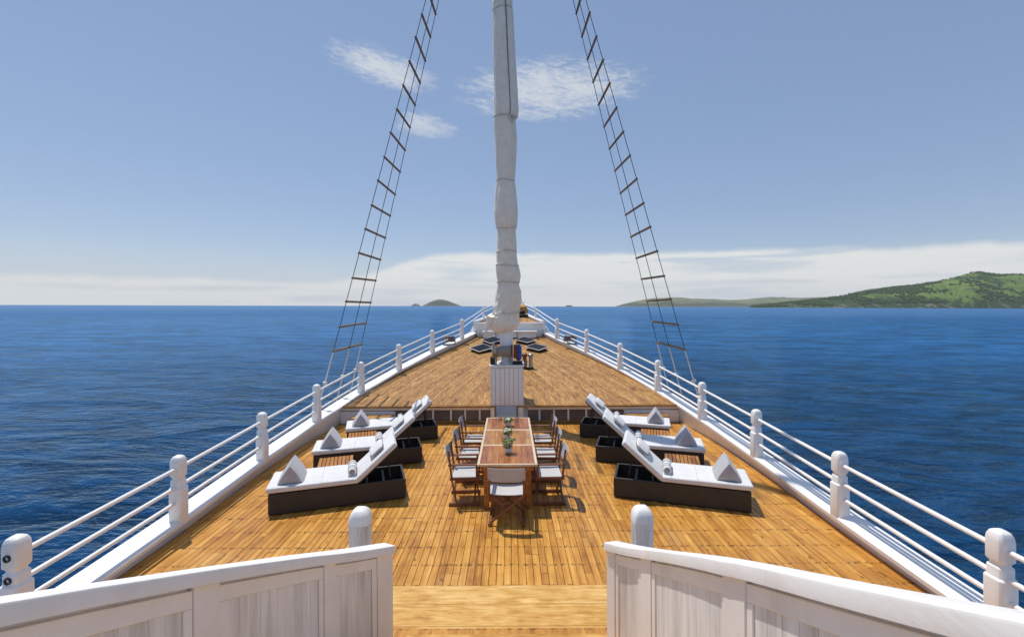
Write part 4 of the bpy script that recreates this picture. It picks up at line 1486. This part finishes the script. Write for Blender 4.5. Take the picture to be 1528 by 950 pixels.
# broad bottom step made of three boards, then steps up towards the camera
for k, (ya, yb) in enumerate(((4.60, 4.905), (4.28, 4.597), (3.90, 4.277))):
    MB().box((0, (ya + yb) / 2 - 4, 0.2 - 0.02), (2.7, yb - ya, 0.04)).build('tread_board', M['step'], stairs, bevel=0.004)
MB().box((0, 4.87 - 4, 0.078), (2.66, 0.03, 0.155)).build('riser_board', M['step'], stairs)
for n_ in range(2, 7):
    yn = 3.97 - 0.35 * (n_ - 2)
    w_ = (2.0 if n_ == 2 else 1.62)
    MB().box((0, yn - 0.19 - 4, 0.2 * n_ - 0.02), (w_, 0.38, 0.04)).build('tread', M['deck'] if n_ == 2 else M['step'], stairs, bevel=0.006, seg=2)
    MB().box((0, yn - 0.05 - 4, 0.2 * n_ - 0.122), (w_ - 0.04, 0.03, 0.158)).build('riser_board', M['step'], stairs)
SHIP.append(stairs)


def catmull(pts, n=24):
    out = []
    P = [pts[0] * 2 - pts[1]] + pts + [pts[-1] * 2 - pts[-2]]
    for i in range(1, len(P) - 2):
        for k in range(n):
            t = k / n
            a, b_, c, d = P[i - 1], P[i], P[i + 1], P[i + 2]
            out.append(0.5 * ((2 * b_) + (c - a) * t + (2 * a - 5 * b_ + 4 * c - d) * t * t + (3 * b_ - a - 3 * c + d) * t ** 3))
    out.append(pts[-1])
    return out


def stair_wall(side, ctrl, posts, label):
    """ctrl: centre line of the top of the hand rail; posts: stile edges as image columns seen from the stair head"""
    path = catmull([Vector(p) for p in ctrl])
    flat = []
    for i in range(len(path)):
        d = path[min(i + 1, len(path) - 1)] - path[max(i - 1, 0)]
        nv = Vector((d.y, -d.x, 0)).normalized()
        flat.append(path[i] + (nv if nv.x * side < 0 else -nv) * 0.05)
    path = flat
    root = empty('stair_wall', (path[-1].x, path[-1].y, DECK_Z))
    tag(root, label, 'stair wall', 'curved panelled stair walls')
    o0 = root.location
    N = len(path)
    nor = []
    for i in range(N):
        d = path[min(i + 1, N - 1)] - path[max(i - 1, 0)]
        nv = Vector((d.y, -d.x, 0)).normalized()
        if nv.x * side > 0:
            nv = -nv
        nor.append(nv)          # towards the stairs

    def at(s):
        s = max(0.0, min(N - 1.001, s))
        i = int(s)
        f = s - i
        return path[i].lerp(path[i + 1], f), nor[i].lerp(nor[i + 1], f).normalized()

    def px_of(i):
        return 761 + F * path[i].x / path[i].y

    def find(px):
        for i in range(N - 1):
            a, b_ = px_of(i), px_of(i + 1)
            if (a - px) * (b_ - px) <= 0 and a != b_:
                return i + (px - a) / (b_ - a)
        return None

    def sweep(name, mat, s0, s1, n0, n1, h0, h1, bevel=0.0, seg=1, rnd=0.0):
        k = max(2, int((s1 - s0) / 2.5))
        rg = []
        for t in frange(s0, s1, k):
            p, nv = at(t)
            q = lambda nn_, hh: p + nv * nn_ + Vector((0, 0, hh)) - o0
            if rnd:
                rg.append([q(n0, h0), q(n0, h1 - rnd), q(n0 + rnd * 0.3, h1 - rnd * 0.3), q(n0 + rnd, h1), q(n1 - rnd, h1), q(n1 - rnd * 0.3, h1 - rnd * 0.3), q(n1, h1 - rnd), q(n1, h0)])
            else:
                rg.append([q(n0, h0), q(n0, h1), q(n1, h1), q(n1, h0)])
        return MB().loft(rg).build(name, mat, root, bevel=bevel, seg=seg, smooth=35)

    E = N - 1.001
    bot = -1.15
    sweep('hand_rail', M['wall_paint'], 0, E, -0.05, 0.056, -0.056, 0.0, rnd=0.010)
    sweep('wall_core', M['wall_paint'], 0, E - 0.3, -0.035, 0.012, bot, -0.057)
    bounds = []
    for a, b_ in posts:
        sa, sb = find(a), find(b_)
        sa = E if sa is None else sa
        sb = E if sb is None else sb
        lo, hi = min(sa, sb), max(sa, sb)
        bounds.append((lo, hi))
        sweep('stile', M['wall_paint'], lo, hi, 0.0125, 0.036, bot, -0.0575, bevel=0.003)
    bounds.sort()
    bounds = [(0.0, 0.3)] + bounds
    for (a0, a1), (b0, b1) in zip(bounds[:-1], bounds[1:]):
        s0, s1 = a1 + 0.12, b0 - 0.12
        if s1 - s0 < 0.8:
            continue
        p0, _ = at(s0)
        p1, _ = at(s1)
        ln = (p1 - p0).length
        fw = min(0.045, ln * 0.12)
        ds = (s1 - s0) * fw / ln
        # dark slit below the hand rail is a real gap: the frame starts a little lower
        sweep('frame_rail', M['wall_paint'], s0, s1, 0.0125, 0.031, -0.140, -0.073, bevel=0.002)
        sweep('frame_stile', M['wall_paint'], s0, s0 + ds, 0.0125, 0.0305, bot, -0.1405, bevel=0.002)
        sweep('frame_stile', M['wall_paint'], s1 - ds, s1, 0.0125, 0.0305, bot, -0.1405, bevel=0.002)
        nb_ = max(2, round(ln / 0.085))
        e0, e1 = s0 + ds + 0.05, s1 - ds - 0.05
        gp = (s1 - s0) * 0.0009 / ln
        for q_ in range(nb_):
            sweep('panel_board', M['whitewash'], e0 + (e1 - e0) * q_ / nb_ + gp, e0 + (e1 - e0) * (q_ + 1) / nb_ - gp, 0.0125, 0.0235 + 0.0004 * (q_ % 2), bot, -0.1405, bevel=0.0006)
    SHIP.append(root)
    return root


stair_wall(-1, [(-1.26, 0.35, -0.345), (-1.25, 1.117, -0.705), (-1.25, 1.445, -0.86), (-1.235, 2.0, -1.122), (-1.17, 2.4, -1.304), (-1.06, 2.79, -1.482), (-0.875, 3.2, -1.652)],
           [(561, 592), (481, 498), (284, 323)], 'curved white panelled wall left of the stairs in the foreground')
stair_wall(1, [(0.95, 0.35, -0.33), (0.95, 0.84, -0.561), (0.955, 1.175, -0.718), (0.96, 1.68, -0.95), (0.945, 1.97, -1.085), (0.92, 2.82, -1.500), (0.80, 3.33, -1.716)],
           [(908, 927), (968, 984), (1098, 1134)], 'curved white panelled wall right of the stairs in the foreground')

for sx, x in ((-1, -1.165), (1, 1.06)):
    o = empty('newel_post', (x, 3.6, DECK_Z))
    tag(o, 'round topped whitewashed newel post at the %s foot of the stairs' % ('left' if sx < 0 else 'right'), 'newel post', 'newel posts at the foot of the stairs')
    rings = []
    def octo(h, z, cf):
        c = h * cf
        return [(h, -h + c, z), (h, h - c, z), (h - c, h, z), (-h + c, h, z), (-h, h - c, z), (-h, -h + c, z), (-h + c, -h, z), (h - c, -h, z)]
    fl_ = []
    for z, dp in ((0.0, 1.0), (1.40, 1.0), (1.455, 0.9), (1.485, 0.0), (1.50, 0.0)):
        ring = []
        for k in range(64):
            th = 2 * math.pi * k / 64
            sq_ = 0.078 / (abs(math.cos(th)) ** 5 + abs(math.sin(th)) ** 5) ** 0.2
            r_ = sq_ - dp * 0.0075 * (0.5 + 0.5 * math.cos(20 * th)) ** 2
            ring.append((r_ * math.cos(th), r_ * math.sin(th), z))
        fl_.append(ring)
    MB().loft(fl_).build('shaft', M['whitewash'], o, smooth=40)
    cp_ = []
    for h, z in ((0.0785, 1.501), (0.0785, 1.525), (0.073, 1.562), (0.060, 1.593), (0.038, 1.613), (0.010, 1.621)):
        cp_.append([(h / (abs(math.cos(t_)) ** 5 + abs(math.sin(t_)) ** 5) ** 0.2 * math.cos(t_), h / (abs(math.cos(t_)) ** 5 + abs(math.sin(t_)) ** 5) ** 0.2 * math.sin(t_), z) for t_ in [2 * math.pi * k / 40 for k in range(40)]])
    MB().loft(cp_).build('cap', M['white'], o, smooth=60)
    SHIP.append(o)

# ------------------------------------------------------------------ the ship lists half a degree
ROLL = Matrix.Translation((0, 0, -3.0)) @ Matrix.Rotation(R(-0.5), 4, 'Y') @ Matrix.Translation((0, 0, 3.0))
bpy.context.view_layer.update()
for o in SHIP:
    o.matrix_world = ROLL @ o.matrix_world
bpy.context.view_layer.update()
